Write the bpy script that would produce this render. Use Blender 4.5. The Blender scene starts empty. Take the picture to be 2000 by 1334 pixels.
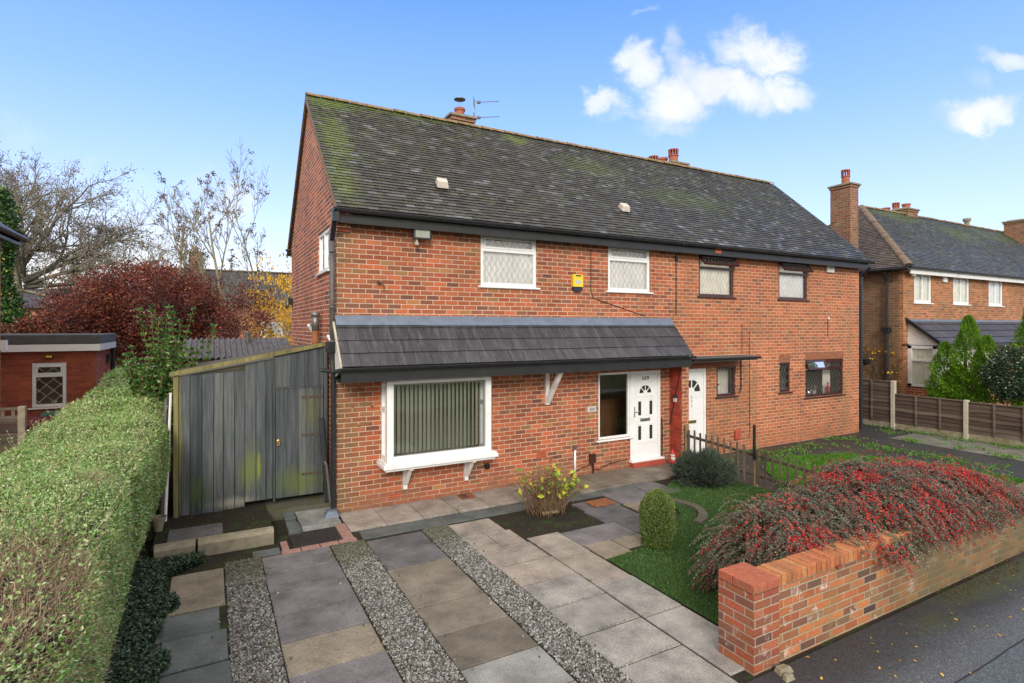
import bpy, math, random
import numpy as np
from mathutils import Vector, Matrix
R = random.Random(7); NR = np.random.default_rng(11)
sc = bpy.context.scene
COL = sc.collection
def rad(a): return math.radians(a)

# ------------------------------------------------------------------ materials
class NT:
    def __init__(s, nt): s.nt = nt; s.N = nt.nodes; s.L = nt.links
    def node(s, t, **k):
        n = s.N.new(t)
        for a, b in k.items(): setattr(n, a, b)
        return n
    def put(s, sock, v):
        if isinstance(v, bpy.types.NodeSocket): s.L.new(v, sock)
        elif v is not None:
            if hasattr(sock.default_value, '__len__') and len(sock.default_value) == 4 and len(v) == 3: v = (*v, 1)
            sock.default_value = v
    def m(s, op, a, b=None, c=None, clamp=False):
        n = s.node('ShaderNodeMath', operation=op, use_clamp=clamp)
        s.put(n.inputs[0], a)
        if b is not None: s.put(n.inputs[1], b)
        if c is not None: s.put(n.inputs[2], c)
        return n.outputs[0]
    def vm(s, op, a, b=None):
        n = s.node('ShaderNodeVectorMath', operation=op)
        s.put(n.inputs[0], a)
        if b is not None: s.put(n.inputs[1], b)
        return n.outputs['Value'] if op in ('DOT_PRODUCT', 'LENGTH') else n.outputs[0]
    def sep(s, v):
        n = s.node('ShaderNodeSeparateXYZ'); s.put(n.inputs[0], v); return n.outputs
    def comb(s, x=0., y=0., z=0.):
        n = s.node('ShaderNodeCombineXYZ')
        for i, q in enumerate((x, y, z)): s.put(n.inputs[i], q)
        return n.outputs[0]
    def noise(s, vec, scale, detail=3, rough=.5, dist=0., color=False):
        n = s.node('ShaderNodeTexNoise'); s.put(n.inputs['Vector'], vec)
        n.inputs['Scale'].default_value = scale; n.inputs['Detail'].default_value = detail
        n.inputs['Roughness'].default_value = rough; n.inputs['Distortion'].default_value = dist
        return n.outputs[1 if color else 0]
    def vor(s, vec, scale, out='Distance', feature='F1'):
        n = s.node('ShaderNodeTexVoronoi', feature=feature); s.put(n.inputs['Vector'], vec)
        n.inputs['Scale'].default_value = scale
        return n.outputs[out]
    def white(s, vec):
        n = s.node('ShaderNodeTexWhiteNoise', noise_dimensions='3D'); s.put(n.inputs['Vector'], vec); return n.outputs['Value']
    def ramp(s, f, stops, interp='LINEAR'):
        n = s.node('ShaderNodeValToRGB'); cr = n.color_ramp; cr.interpolation = interp
        while len(cr.elements) < len(stops): cr.elements.new(.5)
        for e, (p, c) in zip(cr.elements, stops):
            e.position = p; e.color = (*c, 1) if hasattr(c, '__len__') else (c, c, c, 1)
        s.put(n.inputs[0], f); return n.outputs[0]
    def mr(s, v, a, b, c=0., d=1.):
        n = s.node('ShaderNodeMapRange', interpolation_type='SMOOTHSTEP'); s.put(n.inputs[0], v)
        for i, q in enumerate((a, b, c, d)): n.inputs[i + 1].default_value = q
        return n.outputs[0]
    def mix(s, f, a, b, mode='MIX'):
        n = s.node('ShaderNodeMix', data_type='RGBA', blend_type=mode)
        s.put(n.inputs[0], f); s.put(n.inputs[6], a); s.put(n.inputs[7], b); return n.outputs[2]
    def bump(s, h, dist=.01, strength=1., normal=None):
        n = s.node('ShaderNodeBump'); s.put(n.inputs['Height'], h)
        n.inputs['Distance'].default_value = dist; n.inputs['Strength'].default_value = strength
        if normal is not None: s.put(n.inputs['Normal'], normal)
        return n.outputs[0]
    def pos(s): return s.node('ShaderNodeNewGeometry').outputs['Position']
    def uv(s): return s.node('ShaderNodeUVMap').outputs[0]
    def attr(s, n, o='Fac'):
        a = s.node('ShaderNodeAttribute', attribute_name=n); return a.outputs[o]
def newmat(name):
    m = bpy.data.materials.new(name); m.use_nodes = True
    t = NT(m.node_tree); b = t.N['Principled BSDF']
    return m, t, b
def fin(t, b, col, rough=.7, bump=None, spec=.5, metal=0.):
    t.put(b.inputs['Base Color'], col); t.put(b.inputs['Roughness'], rough)
    t.put(b.inputs['Metallic'], metal); t.put(b.inputs['Specular IOR Level'], spec)
    if bump is not None: t.put(b.inputs['Normal'], bump)

def mat_plain(name, c, rough=.5, var=.12, scale=6, bumpd=.0015, spec=.5, metal=0., dirt=None):
    m, t, b = newmat(name); p = t.pos()
    n = t.noise(p, scale, 5, .6)
    col = t.mix(1., c, t.ramp(n, [(.3, 1 - var), (.7, 1 + var)]), 'MULTIPLY')
    if dirt: col = t.mix(t.mr(t.noise(p, 2.3, 6, .65), .52, .72, 0, .75), col, dirt)
    fin(t, b, col, rough, t.bump(t.noise(p, scale * 12, 3), bumpd) if bumpd else None, spec, metal)
    return m
def mat_brick(name, pal, mortar, h=.081, w=.235, joint=.0068, stain=0., stain_col=(.14, .11, .04), white=0., lowdirt=None, hue=None, rep=0.):
    m, t, b = newmat(name); p = t.pos()
    uvs = t.sep(t.uv()); wob = t.sep(t.noise(p, 5, 2, color=True))
    wob2 = t.sep(t.noise(p, 30, 2, color=True))
    u = t.m('ADD', uvs[0], t.m('MULTIPLY', t.m('ADD', t.m('SUBTRACT', wob[0], .5), t.m('MULTIPLY', t.m('SUBTRACT', wob2[0], .5), .5)), .008))
    v = t.m('ADD', uvs[1], t.m('MULTIPLY', t.m('ADD', t.m('SUBTRACT', wob[1], .5), t.m('MULTIPLY', t.m('SUBTRACT', wob2[1], .5), .5)), .007))
    vr = t.m('DIVIDE', v, h); row = t.m('FLOOR', vr); fv = t.m('SUBTRACT', vr, row)
    # every few courses a header course, as in garden wall bond
    odd = t.m('MODULO', t.m('ADD', row, 200), 2)
    rr = t.white(t.comb(row, 7.3, 1.1))
    uu = t.m('ADD', t.m('DIVIDE', u, w), t.m('ADD', t.m('MULTIPLY', odd, .5), t.m('MULTIPLY', t.m('SUBTRACT', rr, .5), .1)))
    cl = t.m('FLOOR', uu); fu = t.m('SUBTRACT', uu, cl)
    du = t.m('MULTIPLY', t.m('MINIMUM', fu, t.m('SUBTRACT', 1., fu)), w)
    dv = t.m('MULTIPLY', t.m('MINIMUM', fv, t.m('SUBTRACT', 1., fv)), h)
    d = t.m('MINIMUM', du, dv)
    bm = t.mr(d, joint - .0015, joint + .0018)
    rnd = t.white(t.comb(cl, row, .5)); rnd2 = t.white(t.comb(cl, row, 4.5))
    bc = t.ramp(rnd, pal)
    fine = t.noise(p, 60, 4, .7)
    bc = t.mix(1., bc, t.ramp(fine, [(.25, .72), (.75, 1.25)]), 'MULTIPLY')
    bc = t.mix(1., bc, t.ramp(rnd2, [(0, .8), (1, 1.18)]), 'MULTIPLY')
    mc = t.mix(t.noise(p, 9, 4), mortar, tuple(x * .72 for x in mortar))
    col = t.mix(bm, mc, bc)
    big = t.noise(p, .8, 6, .65)
    col = t.mix(1., col, t.ramp(big, [(.3, .78), (.7, 1.16)]), 'MULTIPLY')
    sk = t.m('MULTIPLY', t.mr(t.noise(t.vm('MULTIPLY', p, (5, 5, .22)), 1.5, 5, .65), .55, .72), .35); col = t.mix(sk, col, t.mix(.5, col, (.1, .07, .05)))
    if rep: # rubbed orange-red patches
        col = t.mix(t.m('MULTIPLY', t.mr(t.noise(p, 2.1, 5, .6), .56, .7), rep), col, (.46, .12, .04))
    if stain:
        st = t.mr(t.noise(t.vm('MULTIPLY', p, (1.2, 1.2, .35)), 1.1, 6, .65), .5, .74, 0, stain)
        col = t.mix(st, col, stain_col)
    if white:
        wv = t.noise(p, 3.4, 7, .7); wm = t.m('MULTIPLY', t.mr(wv, .56, .64), t.mr(t.noise(p, 24, 3), .4, .58))
        col = t.mix(t.m('MULTIPLY', wm, white), col, (.62, .58, .52))
    if lowdirt:
        z = t.sep(p)[2]
        lm = t.m('MULTIPLY', t.mr(z, lowdirt[0], 0, 0, 1), t.mr(t.noise(p, 3, 5, .6), .35, .7, .2, .9))
        col = t.mix(lm, col, lowdirt[1])
    if hue is not None: col = hue(t, p, col, bm)
    hgt = t.m('ADD', t.m('MULTIPLY', bm, .9), t.m('MULTIPLY', fine, .35))
    fin(t, b, col, .82, t.bump(hgt, .006, .9), .3)
    return m

PAL_A = [(0, (.47, .125, .05)), (.22, (.39, .1, .045)), (.4, (.29, .085, .045)), (.54, (.45, .135, .055)), (.68, (.23, .08, .048)), (.8, (.37, .13, .055)), (.9, (.17, .07, .05)), (.96, (.38, .17, .06)), (1, (.25, .14, .06))]
PAL_B = [(0, (.47, .135, .053)), (.3, (.39, .11, .047)), (.5, (.46, .145, .056)), (.7, (.3, .1, .05)), (.85, (.4, .15, .058)), (1, (.25, .1, .055))]
PAL_N = [(0, (.42, .145, .06)), (.3, (.48, .17, .065)), (.6, (.3, .115, .055)), (.85, (.24, .11, .055)), (1, (.34, .19, .08))]
PAL_G = [(0, (.46, .115, .05)), (.3, (.36, .085, .042)), (.55, (.5, .13, .05)), (.75, (.17, .06, .045)), (1, (.46, .16, .06))]
PAL_W = [(0, (.46, .15, .055)), (.25, (.36, .11, .05)), (.45, (.5, .19, .065)), (.6, (.2, .085, .06)), (.75, (.42, .17, .07)), (.88, (.1, .06, .055)), (1, (.34, .2, .09))]
MORT = (.66, .47, .33)
def edge_olive(x0, x1):
    def f(t, p, col, bm):
        x = t.sep(p)[0]
        k = t.m('MULTIPLY', t.m('MULTIPLY', t.mr(x, x1, x0, 0, .75), bm), t.mr(t.noise(p, 2, 3), .3, .6, .4, 1))
        return t.mix(k, col, (.17, .12, .055))
    return f
M = {}
M['brick'] = mat_brick('brick_left_house', PAL_A, MORT, stain=.35, stain_col=(.3, .17, .07), lowdirt=(.5, (.26, .12, .07)), hue=edge_olive(.02, .55), rep=.35)
M['brick2'] = mat_brick('brick_right_house', PAL_B, (.64, .46, .32), stain=.75, stain_col=(.24, .145, .07), lowdirt=(.6, (.3, .12, .06)), rep=.45)
M['lawnc'] = None
M['brickg'] = mat_brick('brick_gable', PAL_G, (.74, .54, .4), joint=.0085, stain=.3, stain_col=(.12, .055, .035), rep=.3)
M['brickn'] = mat_brick('brick_neighbour', PAL_N, (.5, .36, .22), stain=.45, stain_col=(.26, .19, .08))
M['brickn_shade'] = mat_brick('brick_neighbour_flank_shaded', [(0, (.2, .11, .06)), (.5, (.25, .13, .065)), (1, (.16, .1, .06))], (.36, .27, .18), stain=.8, stain_col=(.1, .075, .035))  # darker copy of the neighbour brick, with the flank's shade put into its colours
M['brickch'] = mat_brick('brick_chimney', [(0, (.3, .1, .055)), (.5, (.2, .085, .05)), (1, (.26, .15, .08))], (.42, .33, .22), stain=.7, stain_col=(.16, .13, .06))
M['brickw'] = mat_brick('brick_garden_wall', PAL_W, (.46, .38, .25), h=.078, w=.232, joint=.007, stain=.75, stain_col=(.22, .165, .07), white=.9,
    hue=lambda t, p, col, bm: t.mix(t.m('MULTIPLY', t.mr(t.sep(p)[0], 4.1, 5.4, 0, .8), t.mr(t.noise(p, 3, 4), .2, .6, .6, 1)), col, (.13, .11, .055)))
M['brickp'] = mat_brick('brick_pier', [(0, (.42, .11, .05)), (.4, (.3, .08, .05)), (.6, (.4, .13, .055)), (.75, (.15, .07, .06)), (1, (.34, .12, .06))], (.45, .34, .24), h=.078, w=.225, joint=.0065, stain=.25, stain_col=(.2, .12, .06), white=.4)
M['brickred'] = mat_brick('brick_painted_red', [(0, (.4, .06, .032)), (1, (.31, .05, .028))], (.42, .075, .045), joint=.004, white=.15)
M['brickext'] = mat_brick('brick_extension', [(0, (.37, .09, .05)), (.5, (.31, .075, .045)), (1, (.41, .105, .055))], (.42, .17, .11), w=.235, joint=.004)
M['brickback'] = mat_brick('brick_far_house', [(0, (.5, .2, .1)), (1, (.42, .17, .09))], (.5, .32, .22))
M['airbrick'] = mat_plain('terracotta_vent', (.5, .12, .05), .8)
M['mouldgrey'] = mat_plain('grey_black_plastic', (.055, .055, .05), .4, dirt=(.09, .09, .075))
M['pvc'] = mat_plain('white_upvc', (.8, .8, .78), .3, .05, 5, 0, dirt=(.66, .64, .58))
M['oldwhite'] = mat_plain('white_painted_timber', (.74, .72, .68), .45, .08, 8, .001, dirt=(.5, .46, .38))
M['mahog'] = mat_plain('mahogany_upvc', (.055, .02, .018), .3, .2, 10, 0)
M['black'] = mat_plain('black_gutter', (.02, .022, .025), .3, .3, 5, 0)
M['blackf'] = mat_plain('black_fascia_board', (.016, .017, .018), .42, .3, 5, .0008)
M['downp'] = mat_plain('weathered_grey_pipe', (.095, .09, .08), .5, .3, 9, .0006, dirt=(.14, .13, .08))
M['lead'] = mat_plain('lead_flashing', (.17, .21, .27), .42, .18, 5, .003, metal=.3)
M['terra'] = mat_plain('terracotta_pot', (.36, .11, .06), .75, .2, 14, .002)
M['cement'] = mat_plain('old_cement', (.25, .22, .15), .9, .25, 14, .006)
M['galv'] = mat_plain('galvanised_metal', (.22, .22, .2), .45, .2, 20, 0, metal=.6)
M['conc'] = mat_plain('concrete_post', (.46, .42, .33), .85, .15, 12, .003, dirt=(.25, .23, .15))
M['kerb'] = mat_plain('concrete_kerb', (.27, .235, .16), .9, .25, 10, .005, dirt=(.14, .13, .05))
M['step'] = mat_plain('red_painted_step', (.38, .07, .04), .6, .15)
M['yellow'] = mat_plain('yellow_plastic', (.8, .56, .03), .35, .04, 4, 0)
M['navy'] = mat_plain('navy_plastic', (.01, .015, .05), .3, .1, 4, 0)
M['felt'] = mat_plain('roofing_felt', (.085, .09, .09), .85, .2, 10, .004)
M['mossfelt'] = mat_plain('mossy_felt', (.09, .085, .06), .95, .3, 6, .006, dirt=(.1, .11, .03))
M['rust'] = mat_plain('rusty_iron', (.25, .09, .035), .8, .4, 20, .003)
M['brass'] = mat_plain('brass', (.5, .34, .1), .3, .1, 10, 0, metal=.9)
M['chrome'] = mat_plain('chrome', (.6, .6, .6), .2, .05, 10, 0, metal=.9)
M['text'] = mat_plain('dark_lettering', (.05, .05, .045), .5, 0, 5, 0)
M['textgold'] = mat_plain('gold_lettering', (.35, .3, .12), .4, 0, 5, 0)
M['slate'] = mat_plain('pale_slate', (.5, .48, .44), .6, .12)
M['vent'] = mat_plain('roof_vent_plastic', (.6, .52, .45), .6, .1, 12, .001, dirt=(.4, .35, .27))
M['fabric'] = mat_plain('blind_fabric', (.42, .45, .34), .85, .08, 30, 0)
M['curtain'] = mat_plain('net_curtain', (.8, .79, .75), .9, .1, 3, .003)
M['curtain2'] = mat_plain('cream_curtain', (.8, .76, .64), .9, .12, 5, .003)
M['roomw'] = mat_plain('room_wall', (.6, .55, .45), .9, .05)
M['dresser'] = mat_plain('brown_wood', (.16, .075, .03), .5, .2, 8, 0)
M['bin_g'] = mat_plain('green_bin', (.03, .12, .075), .4, .1)
M['bin_m'] = mat_plain('maroon_bin', (.13, .018, .03), .35, .1)
M['gwhite'] = mat_plain('gnome_white', (.75, .7, .66), .5)
M['gred'] = mat_plain('gnome_red', (.5, .03, .03), .5)
M['skin'] = mat_plain('gnome_skin', (.6, .3, .2), .6)
M['dark'] = mat_plain('dark_void', (.01, .01, .01), .9, 0, 5, 0)
M['cable'] = mat_plain('black_cable', (.02, .018, .016), .5, 0, 5, 0)
M['pinkbrick'] = mat_plain('pink_block', (.3, .17, .135), .85, .2, 18, .003)
M['grate'] = mat_plain('cast_iron_grate', (.035, .028, .03), .55, .3, 20, .002)
M['lamp'] = mat_plain('lamp_glass', (.3, .32, .25), .15, .1, 5, 0)
M['glassy'] = mat_plain('solar_panel', (.02, .02, .03), .1, 0, 5, 0)
M['orange_sill'] = mat_plain('tile_sill', (.34, .09, .05), .8)
M['bark_dark'] = mat_plain('dark_bark', (.07, .055, .042), .9, .35, 9, .01)

def mat_glass(name, tint=(.75, .8, .78), lead=None, refl=.06, ry=True):
    m = bpy.data.materials.new(name); m.use_nodes = True; t = NT(m.node_tree); t.N.remove(t.N['Principled BSDF'])
    out = t.N['Material Output']
    tr = t.node('ShaderNodeBsdfTransparent'); tr.inputs[0].default_value = (*tint, 1)
    gl = t.node('ShaderNodeBsdfGlossy'); gl.inputs[0].default_value = (.9, .9, .9, 1); gl.inputs['Roughness'].default_value = .02
    t.put(gl.inputs['Normal'], t.bump(t.noise(t.pos(), 2.5, 2), .004, .3))
    fr = t.node('ShaderNodeFresnel'); fr.inputs[0].default_value = 1.5
    f = t.m('ADD', fr.outputs[0], refl, clamp=True)
    mx = t.node('ShaderNodeMixShader'); t.put(mx.inputs[0], f); t.L.new(tr.outputs[0], mx.inputs[1]); t.L.new(gl.outputs[0], mx.inputs[2])
    res = mx.outputs[0]
    if lead:
        uvs = t.sep(t.uv()); a, bb, wd = lead
        ua = t.m('DIVIDE', uvs[0], a); va = t.m('DIVIDE', uvs[1], bb)
        def line(x):
            fx = t.m('FRACT', x); return t.m('MINIMUM', fx, t.m('SUBTRACT', 1., fx))
        d = t.m('MINIMUM', line(t.m('ADD', t.m('ADD', ua, va), 50)), line(t.m('ADD', t.m('SUBTRACT', ua, va), 50)))
        k = t.mr(d, wd, wd * .55)
        df = t.node('ShaderNodeBsdfDiffuse'); df.inputs[0].default_value = (*lead_c[0], 1)
        m2 = t.node('ShaderNodeMixShader'); t.put(m2.inputs[0], k); t.L.new(res, m2.inputs[1]); t.L.new(df.outputs[0], m2.inputs[2]); res = m2.outputs[0]
    t.L.new(res, out.inputs[0]); return m
lead_c = [(.3, .3, .29)]
M['glass'] = mat_glass('window_glass', tint=(.93,.95,.94), refl=.06)
M['glassd'] = mat_glass('leaded_glass', (.94, .94, .94), (.12, .2, .034))
M['glassd2'] = mat_glass('small_leaded_glass', (.94, .94, .94), (.11, .19, .036))
lead_c[0] = (.55, .55, .5)
M['glassw'] = mat_glass('white_leaded_glass', (.7, .7, .65), (.26, .26, .03))

def mat_tile(name, ramp, moss, mossc=((.09, .12, .02), (.16, .24, .03)), spots=()):
    m, t, b = newmat(name); p = t.pos(); r = t.attr('rnd')
    col = t.ramp(r, ramp)
    col = t.mix(1., col, t.ramp(t.noise(p, 40, 4, .6), [(.25, .65), (.75, 1.35)]), 'MULTIPLY')
    col = t.mix(1., col, t.ramp(t.noise(p, .7, 5, .6), [(.3, .75), (.7, 1.25)]), 'MULTIPLY')
    xyz = t.sep(p)
    mm = t.mr(t.noise(p, 1.3, 8, .72), moss, moss + .1)
    sm = t.m('MULTIPLY', t.mr(t.noise(p, 9, 6, .7), .52, .62), .8)
    zup = t.mr(xyz[2], 4.9, 7.6, .55, 1.25)
    mm = t.m('MULTIPLY', t.m('MULTIPLY', mm, sm), zup)
    lich = t.m('MULTIPLY', t.mr(t.noise(p, 17, 6, .7), .6, .68), .55); col = t.mix(lich, col, (.15, .125, .085))
    col = t.mix(t.m('MULTIPLY', mm, .9), col, mossc[0])
    for (c, rx, amp) in spots:
        dd = t.vm('LENGTH', t.vm('MULTIPLY', t.vm('SUBTRACT', p, c), tuple(1 / q for q in rx)))
        k = t.m('MULTIPLY', t.mr(t.m('ADD', dd, t.m('MULTIPLY', t.noise(p, 5, 6, .75), 1.6)), 1.85, 1.1), amp)
        k = t.m('MULTIPLY', k, t.mr(t.noise(p, 16, 5, .75), .38, .58, .1, 1))
        col = t.mix(k, col, t.mix(t.noise(p, 24, 4), mossc[0], mossc[1]))
    rough = t.mr(t.noise(p, 3, 5), .3, .7, .4, .66)
    fin(t, b, col, rough, t.bump(t.noise(p, 70, 4, .6), .004, .8), .6)
    return m
M['tile'] = mat_tile('grey_roof_tile', [(0, (.026, .024, .021)), (.35, (.044, .041, .037)), (.6, (.033, .032, .03)), (.84, (.068, .068, .07)), (.94, (.095, .1, .11)), (1, (.135, .145, .162))], .43,  # palest bluish stops paint highlights onto a few random tiles
    spots=[((.35, 2.75, 7.6), (.75, .5, .55), 1.), ((.25, 1.6, 6.5), (.4, 1.6, 1.2), .7), ((4.75, 2.65, 7.5), (.5, .4, .4), 1.), ((1.8, 2.8, 7.75), (2.0, .3, .3), .8), ((.15, .3, 5.4), (.35, 1, .9), .6), ((9, 1.2, 6.3), (2.2, .7, .6), .35), ((6.6, 1.9, 7.), (1.4, .7, .6), .35)])
M['tilen'] = mat_tile('neighbour_roof_tile', [(0, (.036, .036, .03)), (.5, (.055, .053, .045)), (.9, (.08, .082, .08)), (1, (.12, .125, .13))], .38,
    spots=[((22.5, 2.9, 7.4), (2.5, .6, .5), .7), ((26, 2.3, 6.9), (2., 1, .9), .6), ((30, 2.8, 7.2), (3., 1, .6), .5)])
M['tiledark'] = mat_tile('dark_far_roof_tile', [(0, (.022, .02, .022)), (1, (.045, .04, .042))], .7)
M['tilehip'] = mat_tile('brown_roof_tile', [(0, (.04, .03, .026)), (.5, (.07, .05, .042)), (1, (.1, .075, .065))], .5)
M['ridge'] = mat_plain('ridge_tile_lichen', (.26, .175, .085), .9, .35, 9, .008, dirt=(.12, .13, .03))
M['ridge2'] = mat_plain('clay_hip_tile', (.17, .12, .08), .9, .3, 7, .006, dirt=(.16, .15, .1))
M['verge'] = mat_plain('verge_mortar', (.2, .13, .085), .95, .3, 12, .006)

def mat_bigtile():
    m, t, b = newmat('dark_slab_tile'); p = t.pos(); r = t.attr('rnd')
    col = t.ramp(r, [(0, (.036, .036, .04)), (1, (.055, .053, .06))])
    n = t.noise(t.vm('MULTIPLY', p, (9, 1.5, 1.5)), 1.6, 6, .65)
    col = t.mix(t.mr(n, .46, .72, 0, .5), col, (.15, .147, .155))
    col = t.mix(t.m('MULTIPLY', t.mr(t.noise(p, 26, 5, .7, 1.5), .58, .66), .3), col, (.22, .22, .22))
    z = t.sep(p)[2]
    fin(t, b, col, t.mr(n, .3, .7, .42, .62), t.bump(t.noise(p, 30, 5, .6), .004, .8), .45)
    return m
M['bigtile'] = mat_bigtile()

def mat_wood(name, cols, streak=14, algae=None, rough=.8):
    m, t, b = newmat(name); p = t.pos(); r = t.attr('rnd')
    q = t.vm('MULTIPLY', p, (1, 1, .06) if algae != 'H' else (.06, .06, 1))
    n = t.noise(q, streak * 2, 6, .7); n2 = t.noise(q, streak * .5, 4, .6)
    col = t.ramp(r, cols)
    col = t.mix(1., col, t.ramp(n, [(.25, .62), (.75, 1.38)]), 'MULTIPLY')
    col = t.mix(1., col, t.ramp(n2, [(.3, .7), (.7, 1.3)]), 'MULTIPLY')
    if algae and algae != 'H':
        for (c, rx, amp, ac) in algae:
            dd = t.vm('LENGTH', t.vm('MULTIPLY', t.vm('SUBTRACT', p, c), tuple(1 / q for q in rx)))
            k = t.m('MULTIPLY', t.mr(t.m('ADD', dd, t.m('MULTIPLY', t.noise(t.vm('MULTIPLY', p, (1, 1, .1)), 26, 6, .8), 2.2)), 2.1, 1.1), amp)
            col = t.mix(k, col, ac)
    fin(t, b, col, rough, t.bump(n, .003, .7), .25)
    return m
M['plank'] = mat_wood('weathered_grey_planks', [(0, (.056, .066, .07)), (.5, (.082, .093, .097)), (1, (.108, .115, .113))], 14,
    [((-1.22, .6, .72), (.22, 3, .5), .85, (.14, .17, .03)), ((-1.1, .6, .8), (.03, 3, .3), .7, (.24, .3, .025)), ((-1.95, .6, .5), (.3, 3, .35), .6, (.085, .11, .03)), ((-.5, .6, .45), (.55, 3, .35), .7, (.12, .15, .025)),
     ((-2.2, .6, 1.3), (.06, 3, 1.3), .9, (.26, .25, .04)), ((-.3, .6, 1.6), (.2, 3, .5), .5, (.14, .15, .03)), ((-1.45, .6, .25), (.5, 3, .12), .8, (.3, .28, .22))])
M['mossrail'] = mat_wood('mossy_rail', [(0, (.16, .145, .06)), (1, (.22, .19, .075))], 10)
M['fencew'] = mat_wood('old_fence_board', [(0, (.05, .033, .026)), (.5, (.085, .06, .045)), (1, (.14, .11, .085))], 12, 'H')
M['picket'] = mat_wood('dark_picket_wood', [(0, (.085, .066, .045)), (1, (.15, .12, .08))], 16)
M['postw'] = mat_wood('pale_post_wood', [(0, (.2, .15, .085)), (1, (.26, .2, .1))], 12)

def mat_slab():
    m, t, b = newmat('paving_slab'); p = t.pos(); c = t.attr('Col', 'Color')
    col = t.mix(1., c, t.ramp(t.noise(p, 2.6, 7, .65), [(.25, .45), (.5, .95), (.75, 1.4)]), 'MULTIPLY')
    col = t.mix(1., col, t.ramp(t.noise(p, 85, 4, .85), [(.3, .4), (.7, 1.6)]), 'MULTIPLY')
    col = t.mix(t.m('MULTIPLY', t.mr(t.noise(p, 15, 6, .75), .6, .7), .7), col, (.03, .028, .025))
    col = t.mix(t.m('MULTIPLY', t.mr(t.vor(p, 38), .085, .05), t.mr(t.noise(p, 3, 2), .5, .6, 0, .5)), col, (.5, .48, .42))
    fin(t, b, col, t.mr(t.noise(p, 1.4, 4), .35, .65, .5, .8), t.bump(t.m('ADD', t.noise(p, 90, 4), t.m('MULTIPLY', t.noise(p, 8, 4), 1.5)), .003, .8), .4)
    return m
M['slab'] = mat_slab()
def mat_asphalt(name, base, moss=()):
    m, t, b = newmat(name); p = t.pos(); y = t.sep(p)[1]
    col = t.mix(t.noise(p, .9, 6, .6), tuple(q * .75 for q in base), tuple(q * 1.3 for q in base))
    if name == 'pavement_asphalt':
        nn = t.m('MULTIPLY', t.m('SUBTRACT', t.noise(p, 1.3, 4), .5), .5)
        k = t.mr(t.m('ADD', y, nn), -6.25, -6.7); col = t.mix(k, col, (.085, .093, .1))
        k = t.mr(t.m('ADD', y, t.m('MULTIPLY', nn, .12)), -6.82, -6.85); col = t.mix(k, col, (.075, .09, .095))
        x = t.sep(p)[0]
        cr = t.mr(t.m('ABSOLUTE', t.m('ADD', y, t.m('ADD', 6.83, t.m('MULTIPLY', nn, .12)))), .012, .004); col = t.mix(cr, col, (.012, .012, .012))
    sp = t.vor(p, 120, 'Color'); spv = t.sep(sp)[0]
    col = t.mix(1., col, t.ramp(spv, [(0, .55), (.6, 1.), (.93, 1.5), (1, 2.4)]), 'MULTIPLY')
    for (c, rx, amp) in moss:
        dd = t.vm('LENGTH', t.vm('MULTIPLY', t.vm('SUBTRACT', p, c), tuple(1 / q for q in rx)))
        k = t.m('MULTIPLY', t.mr(t.m('ADD', dd, t.m('MULTIPLY', t.noise(p, 6, 7, .8), 2.0)), 2.05, 1.2), amp)
        k = t.m('MULTIPLY', k, t.mr(t.noise(p, 38, 5, .8), .42, .6)); col = t.mix(k, col, t.mix(t.noise(p, 30, 3), (.04, .055, .012), (.12, .15, .02)))
    fin(t, b, col, t.mr(t.noise(p, 1.2, 4), .35, .65, .42, .7), t.bump(t.m('ADD', t.vor(p, 110), t.m('MULTIPLY', t.noise(p, 5, 4), .6)), .004, .9), .45)
    return m
M['asphalt'] = mat_asphalt('pavement_asphalt', (.034, .037, .041), [((7.1, -6.15, 0), (1.3, .3, 1), 1.), ((5.9, -6.1, 0), (1.2, .28, 1), .8), ((4.7, -6.25, 0), (.5, .2, 1), .6)])
M['drive'] = mat_asphalt('driveway_asphalt', (.032, .034, .035), [((9.5, -.3, 0), (2.5, .3, 1), .7), ((12.4, -1.5, 0), (1.2, .6, 1), .5), ((13.2, -3, 0), (1, .5, 1), .4)])
def mat_soil(name, a, b2, c, green=0.):
    m, t, b = newmat(name); p = t.pos()
    col = t.mix(t.noise(p, 3, 7, .7), a, b2)
    col = t.mix(1., col, t.ramp(t.noise(p, 60, 5, .7), [(.3, .5), (.7, 1.6)]), 'MULTIPLY')
    if green: col = t.mix(t.m('MULTIPLY', t.mr(t.noise(p, 4, 7, .7), .5, .62), green), col, c)
    fin(t, b, col, .95, t.bump(t.noise(p, 40, 6, .7), .02, .8), .2); return m
M['soil'] = mat_soil('dark_soil', (.018, .015, .012), (.04, .034, .024), (.035, .055, .015), .8)
M['soil2'] = mat_soil('mossy_concrete', (.07, .065, .05), (.14, .13, .1), (.09, .1, .025), .7)
M['lawnb'] = mat_soil('lawn_base', (.02, .045, .012), (.035, .075, .018), (.03, .07, .015), .5)
M['lawnc'] = mat_soil('bright_lawn_base', (.035, .085, .014), (.06, .13, .02), (.05, .1, .015), .4)
M['backg'] = mat_soil('back_garden', (.03, .05, .015), (.05, .06, .02), (.04, .07, .015), .5)
M['gravb'] = mat_soil('gravel_bed', (.03, .028, .024), (.09, .085, .07), (.05, .06, .03), .4)
M['concst'] = mat_plain('concrete_strip', (.14, .14, .115), .9, .3, 3, .004, dirt=(.07, .075, .04))

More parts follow.
